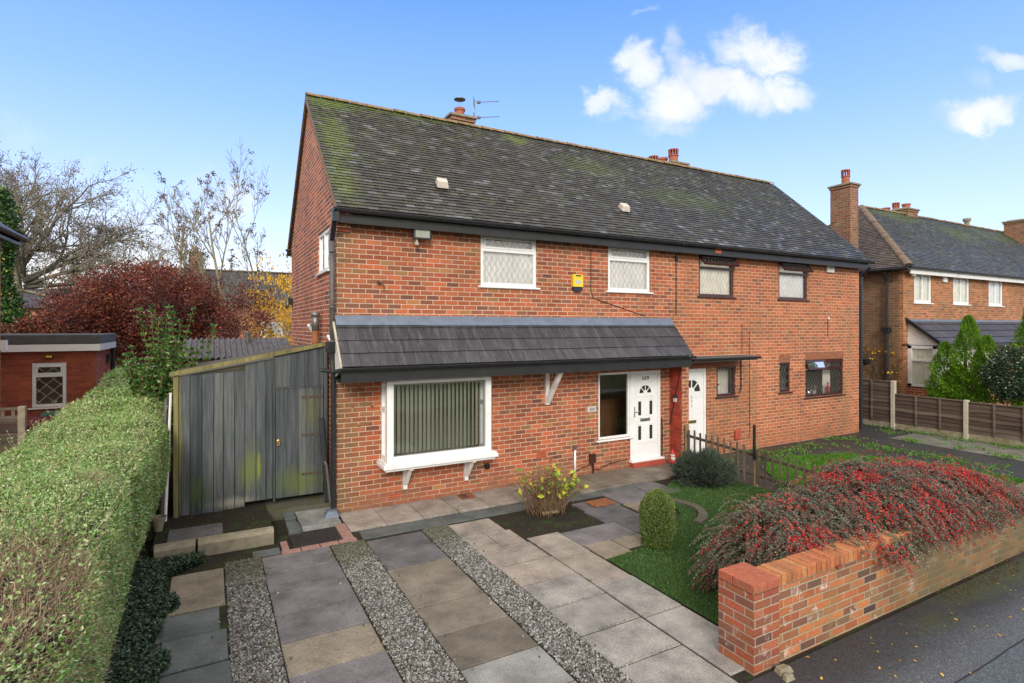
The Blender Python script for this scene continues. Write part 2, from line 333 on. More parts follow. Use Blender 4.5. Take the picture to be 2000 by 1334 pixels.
def mat_leaf(name, ramp, rough=.5, spec=.4, trans=.25):
    m, t, b = newmat(name); r = t.attr('rnd')
    col = t.ramp(r, ramp)
    fin(t, b, col, rough, None, spec)
    if trans:
        tl = t.node('ShaderNodeBsdfTranslucent'); t.put(tl.inputs[0], col)
        mx = t.node('ShaderNodeMixShader'); mx.inputs[0].default_value = trans
        t.L.new(b.outputs[0], mx.inputs[1]); t.L.new(tl.outputs[0], mx.inputs[2]); t.L.new(mx.outputs[0], t.N['Material Output'].inputs[0])
    return m
M['privet'] = mat_leaf('privet_leaf', [(0, (.08, .17, .03)), (.25, (.17, .33, .06)), (.5, (.28, .45, .11)), (.74, (.44, .58, .27)), (.88, (.56, .6, .28)), (.95, (.5, .38, .18)), (1, (.28, .17, .08))], .3, .7)
M['privets'] = mat_leaf('privet_shoot_leaf', [(0, (.035, .10, .02)), (.5, (.07, .17, .03)), (.85, (.12, .25, .05)), (1, (.25, .36, .08))], .3, .6)
M['ivy'] = mat_leaf('ivy_leaf', [(0, (.012, .03, .018)), (.6, (.025, .06, .03)), (.9, (.05, .1, .05)), (1, (.15, .2, .08))], .35, .5, .1)
M['grass'] = mat_leaf('grass_blade', [(0, (.045, .1, .022)), (.5, (.085, .17, .04)), (.85, (.13, .24, .07)), (1, (.24, .28, .09))], .5, .3)
M['grass2'] = mat_leaf('bright_grass_blade', [(0, (.05, .14, .015)), (.5, (.09, .24, .02)), (1, (.17, .34, .05))], .5, .3)
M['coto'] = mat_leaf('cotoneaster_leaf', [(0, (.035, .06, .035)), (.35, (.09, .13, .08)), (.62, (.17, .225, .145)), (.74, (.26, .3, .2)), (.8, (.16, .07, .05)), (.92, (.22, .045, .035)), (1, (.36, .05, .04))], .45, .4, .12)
M['berry'] = mat_leaf('red_berry', [(0, (.32, .01, .015)), (.6, (.66, .02, .024)), (1, (.8, .07, .05))], .3, .5, 0)
M['twigred'] = mat_plain('cotoneaster_twig', (.13, .06, .05), .8, .3, 12, 0)
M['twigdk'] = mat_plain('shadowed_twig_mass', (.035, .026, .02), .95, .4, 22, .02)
M['box'] = mat_leaf('box_leaf', [(0, (.05, .09, .02)), (.4, (.11, .17, .035)), (.8, (.2, .27, .06)), (1, (.33, .36, .12))], .35, .5)
M['lav'] = mat_leaf('lavender_leaf', [(0, (.03, .045, .03)), (.5, (.06, .085, .06)), (.9, (.11, .15, .11)), (1, (.16, .12, .07))], .6, .3, .1)
M['hyd'] = mat_leaf('yellowing_leaf', [(0, (.05, .11, .015)), (.3, (.2, .34, .03)), (.55, (.5, .52, .04)), (.8, (.68, .55, .05)), (.93, (.35, .18, .05)), (1, (.4, .06, .12))], .5, .3)
M['twigtan'] = mat_plain('dry_tan_stem', (.2, .12, .065), .85, .35, 12, 0)
M['twigbr'] = mat_leaf('hedge_twig', [(0, (.18, .12, .075)), (.5, (.38, .27, .17)), (1, (.58, .45, .31))], .8, .2, 0)
M['beech'] = mat_leaf('copper_beech_leaf', [(0, (.07, .016, .014)), (.4, (.13, .03, .02)), (.75, (.22, .052, .028)), (.95, (.36, .11, .045)), (1, (.55, .28, .06))], .5, .4, .3)
M['yleaf'] = mat_leaf('golden_leaf', [(0, (.45, .22, .015)), (.5, (.75, .42, .03)), (1, (.85, .6, .08))], .5, .3, .35)
M['bleaf'] = mat_leaf('dead_leaf', [(0, (.09, .05, .03)), (1, (.22, .12, .06))], .7, .2, .2)
M['seed'] = mat_leaf('seed_cluster', [(0, (.1, .08, .065)), (1, (.24, .19, .15))], .8, .2, 0)
M['thuja'] = mat_leaf('conifer_leaf', [(0, (.05, .12, .01)), (.4, (.11, .24, .015)), (.8, (.19, .37, .03)), (1, (.3, .48, .05))], .5, .3, .2)
M['dkshrub'] = mat_leaf('dark_shrub_leaf', [(0, (.015, .04, .02)), (.7, (.035, .08, .04)), (.9, (.1, .16, .08)), (1, (.5, .52, .36))], .4, .5, .15)
M['bark'] = mat_plain('grey_bark', (.27, .24, .18), .9, .3, 9, .006, dirt=(.13, .13, .05))
M['barkp'] = mat_plain('pale_bark', (.27, .24, .16), .9, .3, 9, .006, dirt=(.2, .19, .08))
def mat_stone():
    m, t, b = newmat('gravel_stone'); r = t.attr('rnd'); p = t.pos()
    col = t.ramp(r, [(0, (.06, .056, .048)), (.35, (.12, .115, .1)), (.65, (.24, .232, .215)), (.87, (.42, .42, .42)), (1, (.24, .2, .13))])
    y = t.sep(p)[1]
    k = t.m('MULTIPLY', t.mr(t.m('ADD', y, t.m('MULTIPLY', t.noise(p, 3, 3), .9)), -1.9, -1.0), .7)
    col = t.mix(k, col, (.09, .09, .045))
    fin(t, b, col, .75, None, .35); return m
M['stone'] = mat_stone()

# ------------------------------------------------------------------ mesh building
def tag(o, label=None, cat=None, group=None, kind=None):
    if label: o['label'] = label
    if cat: o['category'] = cat
    if group: o['group'] = group
    if kind: o['kind'] = kind
    return o
def thing(name, label, cat, loc=(0, 0, 0), group=None):
    o = bpy.data.objects.new(name, None); COL.objects.link(o); o.location = loc; o.empty_display_size = .1
    o['wl'] = list(loc); tag(o, label, cat, group); return o
def worldloc(o):
    v = Vector((0, 0, 0))
    while o is not None: v += o.location; o = o.parent
    return v
def link(me, name, mat, parent):
    o = bpy.data.objects.new(name, me); COL.objects.link(o)
    if mat is not None: me.materials.append(mat)
    if parent is not None:
        o.parent = parent
        w = worldloc(parent)
        if w.length > 0: me.transform(Matrix.Translation(-w))
    return o
class MB:
    def __init__(s): s.v = []; s.f = []; s.r = []; s.c = []; s.rnd = 0.; s.col = (1, 1, 1)
    def face(s, pts):
        i = len(s.v); s.v += [tuple(p) for p in pts]; s.f.append(list(range(i, i + len(pts)))); s.r.append(s.rnd); s.c.append(s.col)
    def hexa(s, P):  # 8 points: bottom 4 ccw, top 4 ccw
        i = len(s.v); s.v += [tuple(p) for p in P]
        for q in ((3, 2, 1, 0), (4, 5, 6, 7), (0, 1, 5, 4), (1, 2, 6, 5), (2, 3, 7, 6), (3, 0, 4, 7)):
            s.f.append([i + k for k in q]); s.r.append(s.rnd); s.c.append(s.col)
    def box(s, x0, y0, z0, x1, y1, z1):
        if x0 > x1: x0, x1 = x1, x0
        if y0 > y1: y0, y1 = y1, y0
        if z0 > z1: z0, z1 = z1, z0
        s.hexa([(x0, y0, z0), (x1, y0, z0), (x1, y1, z0), (x0, y1, z0), (x0, y0, z1), (x1, y0, z1), (x1, y1, z1), (x0, y1, z1)])
        return s
    def beam(s, p, q, w, h, up=(0, 0, 1)):
        p = Vector(p); q = Vector(q); d = (q - p).normalized(); sd = d.cross(Vector(up)); sd.normalize(); u = sd.cross(d)
        a = sd * w / 2; b = u * h / 2
        s.hexa([p - a - b, p + a - b, q + a - b, q - a - b, p - a + b, p + a + b, q + a + b, q - a + b]); return s
    def prism(s, poly, ext):
        ext = Vector(ext); a = [Vector(p) for p in poly]; b = [p + ext for p in a]
        n = Vector((0, 0, 0))
        for i in range(len(a)): n += a[i].cross(a[(i + 1) % len(a)])
        if n.dot(ext) > 0: a, b = b, a
        s.face(a); s.face(b[::-1])
        for i in range(len(a)):
            j = (i + 1) % len(a); s.face([a[j], a[i], b[i], b[j]])
        return s
    def tube(s, p, q, r0, r1=None, n=8, caps=True):
        r1 = r0 if r1 is None else r1
        p = Vector(p); q = Vector(q); d = (q - p).normalized(); a = d.orthogonal().normalized(); b = d.cross(a)
        i = len(s.v)
        for c, r in ((p, r0), (q, r1)):
            for k in range(n):
                t = 2 * math.pi * k / n; s.v.append(tuple(c + a * math.cos(t) * r + b * math.sin(t) * r))
        for k in range(n):
            l = (k + 1) % n; s.f.append([i + k, i + l, i + n + l, i + n + k]); s.r.append(s.rnd); s.c.append(s.col)
        if caps:
            s.f.append([i + k for k in range(n)][::-1]); s.f.append([i + n + k for k in range(n)]); s.r += [s.rnd] * 2; s.c += [s.col] * 2
        return s
    def path(s, pts, r, n=6):
        for a, b in zip(pts, pts[1:]): s.tube(a, b, r, r, n)
        return s
    def lathe(s, prof, c, n=16, sx=1, sy=1):
        i = len(s.v); c = Vector(c)
        for (r, z) in prof:
            for k in range(n):
                t = 2 * math.pi * k / n; s.v.append((c.x + r * math.cos(t) * sx, c.y + r * math.sin(t) * sy, c.z + z))
        for j in range(len(prof) - 1):
            for k in range(n):
                l = (k + 1) % n; s.f.append([i + j * n + k, i + j * n + l, i + (j + 1) * n + l, i + (j + 1) * n + k]); s.r.append(s.rnd); s.c.append(s.col)
        s.f.append([i + k for k in range(n)][::-1]); e = i + (len(prof) - 1) * n
        s.f.append([e + k for k in range(n)]); s.r += [s.rnd] * 2; s.c += [s.col] * 2
        return s
    def build(s, name, mat, parent=None, bevel=0, smooth=False):
        me = bpy.data.meshes.new(name); me.from_pydata(s.v, [], s.f); me.update()
        nf = len(me.polygons)
        a = me.attributes.new('rnd', 'FLOAT', 'FACE'); a.data.foreach_set('value', s.r)
        a = me.attributes.new('Col', 'FLOAT_COLOR', 'FACE'); a.data.foreach_set('color', [x for c in s.c for x in (*c, 1)])
        uv = me.uv_layers.new(name='UVMap')
        nrm = np.zeros(nf * 3); me.polygons.foreach_get('normal', nrm); nrm = np.abs(nrm.reshape(-1, 3))
        tot = np.zeros(nf, dtype=np.int32); me.polygons.foreach_get('loop_total', tot)
        vi = np.zeros(len(me.loops), dtype=np.int32); me.loops.foreach_get('vertex_index', vi)
        co = np.array(s.v)[vi]; ln = np.repeat(nrm, tot, axis=0)
        ax = np.argmax(ln * np.array([1., 1., 1.01]), axis=1)
        u = np.where(ax == 0, co[:, 1], co[:, 0]); v = np.where(ax == 2, co[:, 1], co[:, 2])
        uv.data.foreach_set('uv', np.stack([u, v], 1).ravel().astype(np.float32))
        me.polygons.foreach_set('use_smooth', [bool(smooth)] * nf)
        o = link(me, name, mat, parent)
        if bevel:
            md = o.modifiers.new('Bevel', 'BEVEL'); md.width = bevel; md.segments = 2; md.limit_method = 'ANGLE'
        return o
def npmesh(name, V, F, rnd, mat, parent, smooth=False):
    V = np.asarray(V, dtype=np.float32).reshape(-1, 3); F = np.asarray(F, dtype=np.int32)
    n, k = F.shape
    me = bpy.data.meshes.new(name); me.vertices.add(len(V)); me.vertices.foreach_set('co', V.ravel())
    me.loops.add(n * k); me.loops.foreach_set('vertex_index', F.ravel())
    me.polygons.add(n); me.polygons.foreach_set('loop_start', np.arange(0, n * k, k, dtype=np.int32))
    me.update(calc_edges=True)
    a = me.attributes.new('rnd', 'FLOAT', 'FACE'); a.data.foreach_set('value', np.asarray(rnd, dtype=np.float32))
    me.polygons.foreach_set('use_smooth', np.full(n, bool(smooth)))
    return link(me, name, mat, parent)
def unit(a): return a / (np.linalg.norm(a, axis=1, keepdims=True) + 1e-9)
def rdir(n): return unit(NR.normal(size=(n, 3)))
def leaf_mesh(name, P, D, Nn, L, W, rnd, mat, parent, fold=.15):
    P = np.asarray(P); D = unit(D); S = unit(np.cross(D, Nn)); Nn = unit(np.cross(S, D)); n = len(P)
    L = np.broadcast_to(L, (n,))[:, None]; W = np.broadcast_to(W, (n,))[:, None]
    V = np.stack([P, P + D * L * .45 + S * W * .5 + Nn * W * fold, P + D * L, P + D * L * .45 - S * W * .5 + Nn * W * fold], 1)
    F = np.arange(n * 4).reshape(n, 4)
    return npmesh(name, V, F, rnd, mat, parent)
OCT_V = np.array([(1, 0, 0), (-1, 0, 0), (0, 1, 0), (0, -1, 0), (0, 0, 1), (0, 0, -1)], float)
OCT_F = np.array([(0, 2, 4), (2, 1, 4), (1, 3, 4), (3, 0, 4), (2, 0, 5), (1, 2, 5), (3, 1, 5), (0, 3, 5)])
def inst_mesh(name, P, r, rnd, mat, parent, TV=OCT_V, TF=OCT_F, jit=0., rot=False, smooth=False, squash=None):
    n = len(P); r = np.broadcast_to(r, (n,))[:, None, None]
    T = np.broadcast_to(TV, (n, *TV.shape)).copy()
    if jit: T = T + NR.normal(size=T.shape) * jit
    if squash is not None: T = T * squash(n)
    if rot:
        a = NR.uniform(0, 6.283, n); c = np.cos(a); s_ = np.sin(a); x = T[:, :, 0].copy(); y = T[:, :, 1].copy()
        T[:, :, 0] = x * c[:, None] - y * s_[:, None]; T[:, :, 1] = x * s_[:, None] + y * c[:, None]
    V = np.asarray(P)[:, None, :] + T * r
    F = (TF[None] + (np.arange(n) * len(TV))[:, None, None]).reshape(-1, TF.shape[1])
    return npmesh(name, V, F, np.repeat(rnd, len(TF)), mat, parent, smooth)
def segs_mesh(name, segs, mat, parent, n=4, rnd=None):
    A = np.array([s[0] for s in segs], float); B = np.array([s[1] for s in segs], float)
    r0 = np.array([s[2] for s in segs]); r1 = np.array([s[3] for s in segs])
    return tubes(name, A, B, r0, r1, mat, parent, n, rnd)
def tubes(name, A, B, r0, r1, mat, parent, n=4, rnd=None):
    D = unit(B - A); ref = np.where(np.abs(D[:, 2:3]) > .9, np.array([[1., 0, 0]]), np.array([[0, 0, 1.]]))
    X = unit(np.cross(D, ref)); Y = np.cross(D, X); m = len(A); V = np.zeros((m, 2 * n, 3))
    r0 = np.broadcast_to(r0, (m,)); r1 = np.broadcast_to(r1, (m,))
    for k in range(n):
        t = 2 * math.pi * k / n; o = X * math.cos(t) + Y * math.sin(t)
        V[:, k] = A + o * r0[:, None]; V[:, n + k] = B + o * r1[:, None]
    f = np.array([(k, (k + 1) % n, n + (k + 1) % n, n + k) for k in range(n)])
    F = (f[None] + (np.arange(m) * 2 * n)[:, None, None]).reshape(-1, 4)
    rr = np.repeat(NR.random(m) if rnd is None else rnd, n)
    return npmesh(name, V, F, rr, mat, parent, smooth=True)
def fbm(P, s=1., seed=0):
    # cheap smooth pseudo noise from sines, 0..1
    P = np.asarray(P) * s + seed * 7.31; v = 0; a = 1; tot = 0
    for k in range(4):
        f = 1.9 ** k
        v = v + a * (np.sin(P[:, 0] * f * 1.7 + 1.3 * np.sin(P[:, 1] * f * 1.1 + k)) * np.cos(P[:, 1] * f * 1.5 + np.sin(P[:, 2] * f * 1.9 + 2 * k)) + .5 * np.sin(P[:, 2] * f * 2.1 + P[:, 0] * f))
        tot += a * 1.2; a *= .6
    return .5 + .5 * v / tot
def text(body, size, loc, rot, mat, parent, name='number', ext=.003, align='CENTER'):
    cu = bpy.data.curves.new(name, 'FONT'); cu.body = body; cu.size = size; cu.extrude = ext; cu.align_x = align; cu.offset = size * .012; cu.space_character = 1.15
    o = bpy.data.objects.new(name + '_tmp', cu); COL.objects.link(o)
    bpy.context.view_layer.update()
    me = bpy.data.meshes.new_from_object(o.evaluated_get(bpy.context.evaluated_depsgraph_get()))
    COL.objects.unlink(o); bpy.data.objects.remove(o)
    me.materials.clear()
    me.transform(Matrix.Translation(loc) @ rot.to_4x4())
    me.name = name
    return link(me, name, mat, parent)
FRONT = Matrix.Rotation(rad(90), 3, 'X')
def setstruct(o, kind='structure'): o['kind'] = kind; return o

# ------------------------------------------------------------------ camera, sky, light
cam = bpy.data.cameras.new('Camera'); co = bpy.data.objects.new('Camera', cam); COL.objects.link(co)
cam.sensor_width = 36; cam.lens = 36 * 1077 / 2000; cam.clip_end = 2000; cam.clip_start = .05
co.location = (-1.785, -9.13, 3.02); co.rotation_euler = (rad(90), 0, rad(-28.7)); cam.shift_y = -29 / 2000
sc.camera = co
SUN_EL, SUN_AZ = 27., 205.   # azimuth from +Y clockwise: sun is behind the camera
w = bpy.data.worlds.new('World'); sc.world = w; w.use_nodes = True; t = NT(w.node_tree)
bg = t.N['Background']
sky = t.node('ShaderNodeTexSky', sky_type='NISHITA'); sky.sun_disc = False
sky.sun_elevation = rad(SUN_EL); sky.sun_rotation = rad(SUN_AZ); sky.air_density = 1.0; sky.dust_density = .6; sky.ozone_density = 2.2; sky.altitude = 100
gen = t.node('ShaderNodeTexCoord').outputs['Generated']
fwv = (math.sin(rad(28.7)), math.cos(rad(28.7)), 0); rtv = (fwv[1], -fwv[0], 0)
de = t.vm('DOT_PRODUCT', gen, fwv); la = t.vm('DOT_PRODUCT', gen, rtv); zz = t.sep(gen)[2]
des = t.m('MAXIMUM', de, .05)
cu_, cv_ = t.m('DIVIDE', la, des), t.m('DIVIDE', zz, des)
pc = t.comb(cu_, cv_, 0)
warp = t.noise(pc, 9, 7, .62, 0.4, color=True)
wv = t.vm('SUBTRACT', warp, (.5, .5, .5)); wsc = t.vm('MULTIPLY', wv, (.13, .13, 0)); pw = t.vm('ADD', pc, wsc)
clouds = [(1490, 105, 85, 48, -20, 1), (1410, 165, 120, 52, -18, 1), (1310, 185, 85, 62, 10, 1), (1250, 118, 48, 50, 20, .9), (1322, 92, 26, 44, 0, .6), (1178, 190, 40, 34, 0, .85), (1232, 208, 50, 26, 12, .5), (1300, 240, 60, 32, 0, .6), (1530, 182, 70, 32, -14, .95),
          (1912, 228, 86, 42, 4, 1), (1975, 118, 80, 24, -22, .75), (1915, 150, 40, 16, -50, .35), (40, 262, 60, 36, 20, .35), (22, 225, 40, 22, 0, .3), (160, 330, 50, 18, 25, .3), (250, 345, 60, 14, -8, .25), (1260, 2, 30, 8, 0, .4), (455, 395, 70, 60, 30, .7), (385, 350, 60, 50, 30, .35), (1495, 148, 30, 14, 0, .2)]
dens = None
for (px, py, rx, ry, ang, a) in clouds:
    cx, cy = (px - 1000) / 1077, (638 - py) / 1077; ca, sa = math.cos(rad(-ang)), math.sin(rad(-ang))
    rx, ry = rx * .93, ry * .88; mp = t.vm('SUBTRACT', pw, (cx, cy, 0))
    uu = t.vm('DOT_PRODUCT', mp, (ca * 1077 / rx, -sa * 1077 / rx, 0)); vv = t.vm('DOT_PRODUCT', mp, (sa * 1077 / ry, ca * 1077 / ry, 0))
    d2 = t.m('ADD', t.m('MULTIPLY', uu, uu), t.m('MULTIPLY', vv, vv))
    k = t.m('MULTIPLY', t.mr(d2, 2.1, .0), a)
    dens = k if dens is None else t.m('MAXIMUM', dens, k)
fine = t.noise(pc, 26, 8, .62)
dens = t.m('MULTIPLY', dens, t.mr(t.m('ADD', t.m('MULTIPLY', dens, .55), t.m('MULTIPLY', fine, .7)), .30, .95))
dens = t.m('MULTIPLY', dens, t.mr(de, .05, .2))
SKYGAIN = 1.0
hs = t.node('ShaderNodeHueSaturation'); hs.inputs['Saturation'].default_value = 1.15; hs.inputs['Value'].default_value = 1.0; t.L.new(sky.outputs[0], hs.inputs['Color'])
elv = t.mr(zz, .0, .62)
grad = t.ramp(t.m('MULTIPLY', t.m('MAXIMUM', zz, 0), 1.6), [(0, (.72, .8, 1.)), (.25, (.53, .66, 1.)), (.55, (.27, .455, 1.)), (.85, (.115, .285, .88)), (1, (.08, .23, .78))])
grad = t.vm('MULTIPLY', grad, (4.9, 4.9, 4.9))
skyc = t.mix(.8, hs.outputs[0], grad)
gl = t.m('MULTIPLY', t.m('MULTIPLY', t.mr(t.vm('DOT_PRODUCT', gen, (-.19, .98, .03)), .93, 1.), t.mr(zz, .24, .03)), .75)
skyc = t.mix(gl, skyc, (4.1, 3.65, 2.95))
over = t.m('MAXIMUM', t.mr(zz, .56, .8), t.m('MULTIPLY', t.mr(de, .1, -.35), .85))  # unseen bright cloud overhead and behind the camera, added to neutralise the blue fill
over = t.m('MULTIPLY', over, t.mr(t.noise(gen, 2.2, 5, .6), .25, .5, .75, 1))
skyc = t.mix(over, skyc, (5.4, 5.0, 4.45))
clc = t.mix(t.mr(t.noise(pc, 7, 5, .6), .35, .62), (3.15, 3.3, 3.7), (3.75, 3.8, 3.95))
skyc = t.mix(dens, skyc, clc)
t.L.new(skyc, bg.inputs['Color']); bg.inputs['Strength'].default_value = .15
sun = bpy.data.lights.new('Sun', 'SUN'); so = bpy.data.objects.new('Sun', sun); COL.objects.link(so)
sun.energy = 1.35; sun.angle = rad(20); sun.color = (1, .95, .88)
az = rad(SUN_AZ); dv = Vector((math.sin(az) * math.cos(rad(SUN_EL)), math.cos(az) * math.cos(rad(SUN_EL)), math.sin(rad(SUN_EL))))
so.rotation_euler = dv.to_track_quat('Z', 'Y').to_euler(); so.location = (-5, -20, 15)
sc.view_settings.view_transform = 'Standard'; sc.view_settings.look = 'None'; sc.view_settings.exposure = 0.93; sc.view_settings.gamma = 1

# ------------------------------------------------------------------ house helpers
M['soldier'] = mat_plain('brown_soldier_brick', (.26, .1, .05), .85, .35, 14, .003)
def front(y): return lambda u, d, z: (u, y + d, z)
def left(x): return lambda u, d, z: (x + d, u, z)
def wbox(mb, mp, u0, u1, d0, d1, z0, z1):
    mb.hexa([mp(u0, d0, z0), mp(u1, d0, z0), mp(u1, d1, z0), mp(u0, d1, z0), mp(u0, d0, z1), mp(u1, d0, z1), mp(u1, d1, z1), mp(u0, d1, z1)])
def wall(mb, mp, u0, u1, z0, z1, holes=(), th=.13):
    us = sorted({u0, u1, *[h[0] for h in holes], *[h[1] for h in holes]}); zs = sorted({z0, z1, *[h[2] for h in holes], *[h[3] for h in holes]})
    for a, b in zip(us, us[1:]):
        run = None
        for c, d in zip(zs, zs[1:]):
            um, zm = (a + b) / 2, (c + d) / 2
            solid = not any(h[0] < um < h[1] and h[2] < zm < h[3] for h in holes)
            if solid: run = [c, d] if run is None else [run[0], d]
            if (not solid or d == zs[-1]) and run: wbox(mb, mp, a, b, 0, th, run[0], run[1]); run = None
def window(par, mp, u0, u1, z0, z1, fm, gm, curt=None, tz=None, mull=(), fw=.065, sillm=None, openv=None, d0=.02, group=None, sill=.05, curtd=.085, gm_top=None, curt_span=None):
    mb = MB(); D1 = d0 + .06
    wbox(mb, mp, u0 + .003, u0 + fw, d0, D1, z0 + .003, z1 - .003); wbox(mb, mp, u1 - fw, u1 - .003, d0, D1, z0 + .003, z1 - .003)
    wbox(mb, mp, u0 + fw, u1 - fw, d0 + .001, D1, z0 + .003, z0 + fw); wbox(mb, mp, u0 + fw, u1 - fw, d0 + .001, D1, z1 - fw, z1 - .003)
    tops = []
    zt = z1 - fw
    if tz:
        wbox(mb, mp, u0 + fw, u1 - fw, d0 - .002, D1, tz - .03, tz + .03); zt = tz - .03
    for mu in mull: wbox(mb, mp, mu - .03, mu + .03, d0 - .001, D1, z0 + fw, (tz - .03) if (tz and openv is None) else (z1 - fw))
    us = [u0 + fw] + [m_ for m_ in mull] + [u1 - fw]
    o = mb.build('window', fm, par, bevel=.004)
    s2 = MB()
    for a, b in zip(us, us[1:]):
        g = MB()
        a2 = a + (.03 if a in mull else 0); b2 = b - (.03 if b in mull else 0)
        g.face([mp(a2, d0 + .03, z0 + fw), mp(b2, d0 + .03, z0 + fw), mp(b2, d0 + .03, zt), mp(a2, d0 + .03, zt)]); g.build('pane', gm, o)
    if tz:
        if openv is None or openv[1] is not None:
            a, b = (u0 + fw, u1 - fw) if openv is None else (openv[1], u1 - fw)
            wbox(s2, mp, a, a + .035, d0 - .012, d0 + .02, tz + .03, z1 - fw); wbox(s2, mp, b - .035, b, d0 - .012, d0 + .02, tz + .03, z1 - fw)
            wbox(s2, mp, a + .035, b - .035, d0 - .011, d0 + .02, tz + .03, tz + .065); wbox(s2, mp, a + .035, b - .035, d0 - .011, d0 + .02, z1 - fw - .035, z1 - fw)
            gt = MB(); gt.face([mp(a + .035, d0 + .005, tz + .065), mp(b - .035, d0 + .005, tz + .065), mp(b - .035, d0 + .005, z1 - fw - .035), mp(a + .035, d0 + .005, z1 - fw - .035)]); gt.build('top_pane', gm_top or gm, o)
            s2.build('sash', fm, o, bevel=.003)
        if openv is not None:  # open top light hinged at its head
            a, b = u0 + .01, (openv[1] if openv[1] is not None else u1 - .01); L = z1 - tz - .01; an = rad(openv[0])
            def tp(u, e, q):  # e across thickness, q down the sash
                return mp(u, d0 - .01 - math.sin(an) * q - math.cos(an) * e, z1 - .02 - math.cos(an) * q + math.sin(an) * e)
            def tb(m_, ua, ub, e0, e1, q0, q1):
                m_.hexa([tp(ua, e0, q1), tp(ub, e0, q1), tp(ub, e1, q1), tp(ua, e1, q1), tp(ua, e0, q0), tp(ub, e0, q0), tp(ub, e1, q0), tp(ua, e1, q0)])
            sb = MB(); tb(sb, a, a + .05, 0, .045, 0, L); tb(sb, b - .05, b, 0, .045, 0, L); tb(sb, a + .05, b - .05, .001, .045, 0, .05); tb(sb, a + .05, b - .05, .001, .045, L - .05, L)
            sb.build('open_sash', fm, o, bevel=.003)
            gb = MB(); tb(gb, a + .05, b - .05, .018, .024, .05, L - .05); gb.build('top_pane', gm_top or gm, o)
            st = MB(); st.beam(mp(a + .02, d0, tz + .03), tp(a + .02, 0, L), .02, .008); st.build('stay', M['pvc'], o)
    if sill:
        sm = MB(); wbox(sm, mp, u0 - .06, u1 + .06, -.045, d0 + .02, z0 - .035, z0 - .002); sm.build('sill', sillm or fm, o, bevel=.006)
    if curt is not None:
        c = MB(); cs = curt_span or [(u0 + .02, u1 - .02)]
        for (a, b) in cs:
            n = max(6, int((b - a) / .035))
            for i in range(n):
                ua, ub = a + (b - a) * i / n, a + (b - a) * (i + 1) / n
                da, db = curtd + .02 * math.sin(i * 1.9) + .008 * math.sin(i * .7), curtd + .02 * math.sin((i + 1) * 1.9) + .008 * math.sin((i + 1) * .7)
                c.face([mp(ua, da, z0), mp(ub, db, z0), mp(ub, db, z1), mp(ua, da, z1)])
        c.build('curtain', curt, o)
    return o
def tiled(name, mat, par, O, U, T, wid, hei, gauge=.1, tw=.165, clip=None, th=.014, lift=.024, seed=1, jit=1., gap=.004):
    rr = random.Random(seed); O = Vector(O); U = Vector(U).normalized(); T = Vector(T).normalized(); N = U.cross(T).normalized()
    if N.z < 0: N = -N
    V = []; F = []; RN = []; rows = int(hei / gauge) + 1
    for i in range(rows):
        t0 = i * gauge; off = (i % 2) * tw / 2 - rr.random() * .004
        nn = int(wid / tw) + 2
        rowr = rr.uniform(-.08, .08)
        for j in range(-1, nn):
            a = j * tw + off; b = a + tw - gap
            a = max(a, 0); b = min(b, wid)
            if b - a < .02: continue
            if clip and not clip((a + b) / 2, t0 + gauge / 2): continue
            t1 = min(t0 + gauge * 1.25, hei)
            dl = rr.uniform(-.003, .003) * jit; dt = rr.uniform(-.005, .005) * jit; dd = rr.uniform(-.002, .003) * jit
            lo = lift + dd; hi = .004
            tt0 = t0 + dt
            P = [O + U * a + T * tt0 + N * (lo - th + dl), O + U * b + T * (tt0 + dl) + N * (lo - th), O + U * b + T * t1 + N * (hi - th), O + U * a + T * t1 + N * (hi - th),
                 O + U * a + T * tt0 + N * (lo + dl), O + U * b + T * (tt0 + dl) + N * lo, O + U * b + T * t1 + N * hi, O + U * a + T * t1 + N * hi]
            k = len(V); V += [tuple(p) for p in P]
            F += [(k + 4, k + 5, k + 6, k + 7), (k, k + 1, k + 5, k + 4), (k + 1, k + 2, k + 6, k + 5), (k + 3, k, k + 4, k + 7)]
            q = min(1, max(0, rr.random() ** 1.3 + rowr)); RN += [q] * 4
    return npmesh(name, V, F, RN, mat, par)
def gutter(par, x0, x1, y, z, r=.055, mat=None, brackets=True, name='gutter'):
    mb = MB(); n = 8
    for a, b in ((x0, x1),):
        for k in range(n):
            t0, t1 = math.pi + math.pi * k / n, math.pi + math.pi * (k + 1) / n
            p = [(a, y + r * math.cos(t0), z + r * math.sin(t0)), (b, y + r * math.cos(t0), z + r * math.sin(t0)), (b, y + r * math.cos(t1), z + r * math.sin(t1)), (a, y + r * math.cos(t1), z + r * math.sin(t1))]
            mb.face(p)
    mb.box(x0, y - r - .006, z - .008, x1, y - r + .004, z + .006); mb.box(x0, y - r, z - r, x0 + .01, y + r, z); mb.box(x1 - .01, y - r, z - r, x1, y + r, z)
    o = mb.build(name, mat or M['black'], par, smooth=False)
    if brackets:
        x = x0 + .35
        while x < x1:
            bb = MB()
            for k in range(n):
                t0, t1 = math.pi + math.pi * k / n, math.pi + math.pi * (k + 1) / n; rr = r + .008
                bb.face([(x, y + rr * math.cos(t0), z + rr * math.sin(t0)), (x + .04, y + rr * math.cos(t0), z + rr * math.sin(t0)), (x + .04, y + rr * math.cos(t1), z + rr * math.sin(t1)), (x, y + rr * math.cos(t1), z + rr * math.sin(t1))])
            x += .62; bb.build('gutter_clip', mat or M['black'], par if (par.parent is not None) else o)
    return o
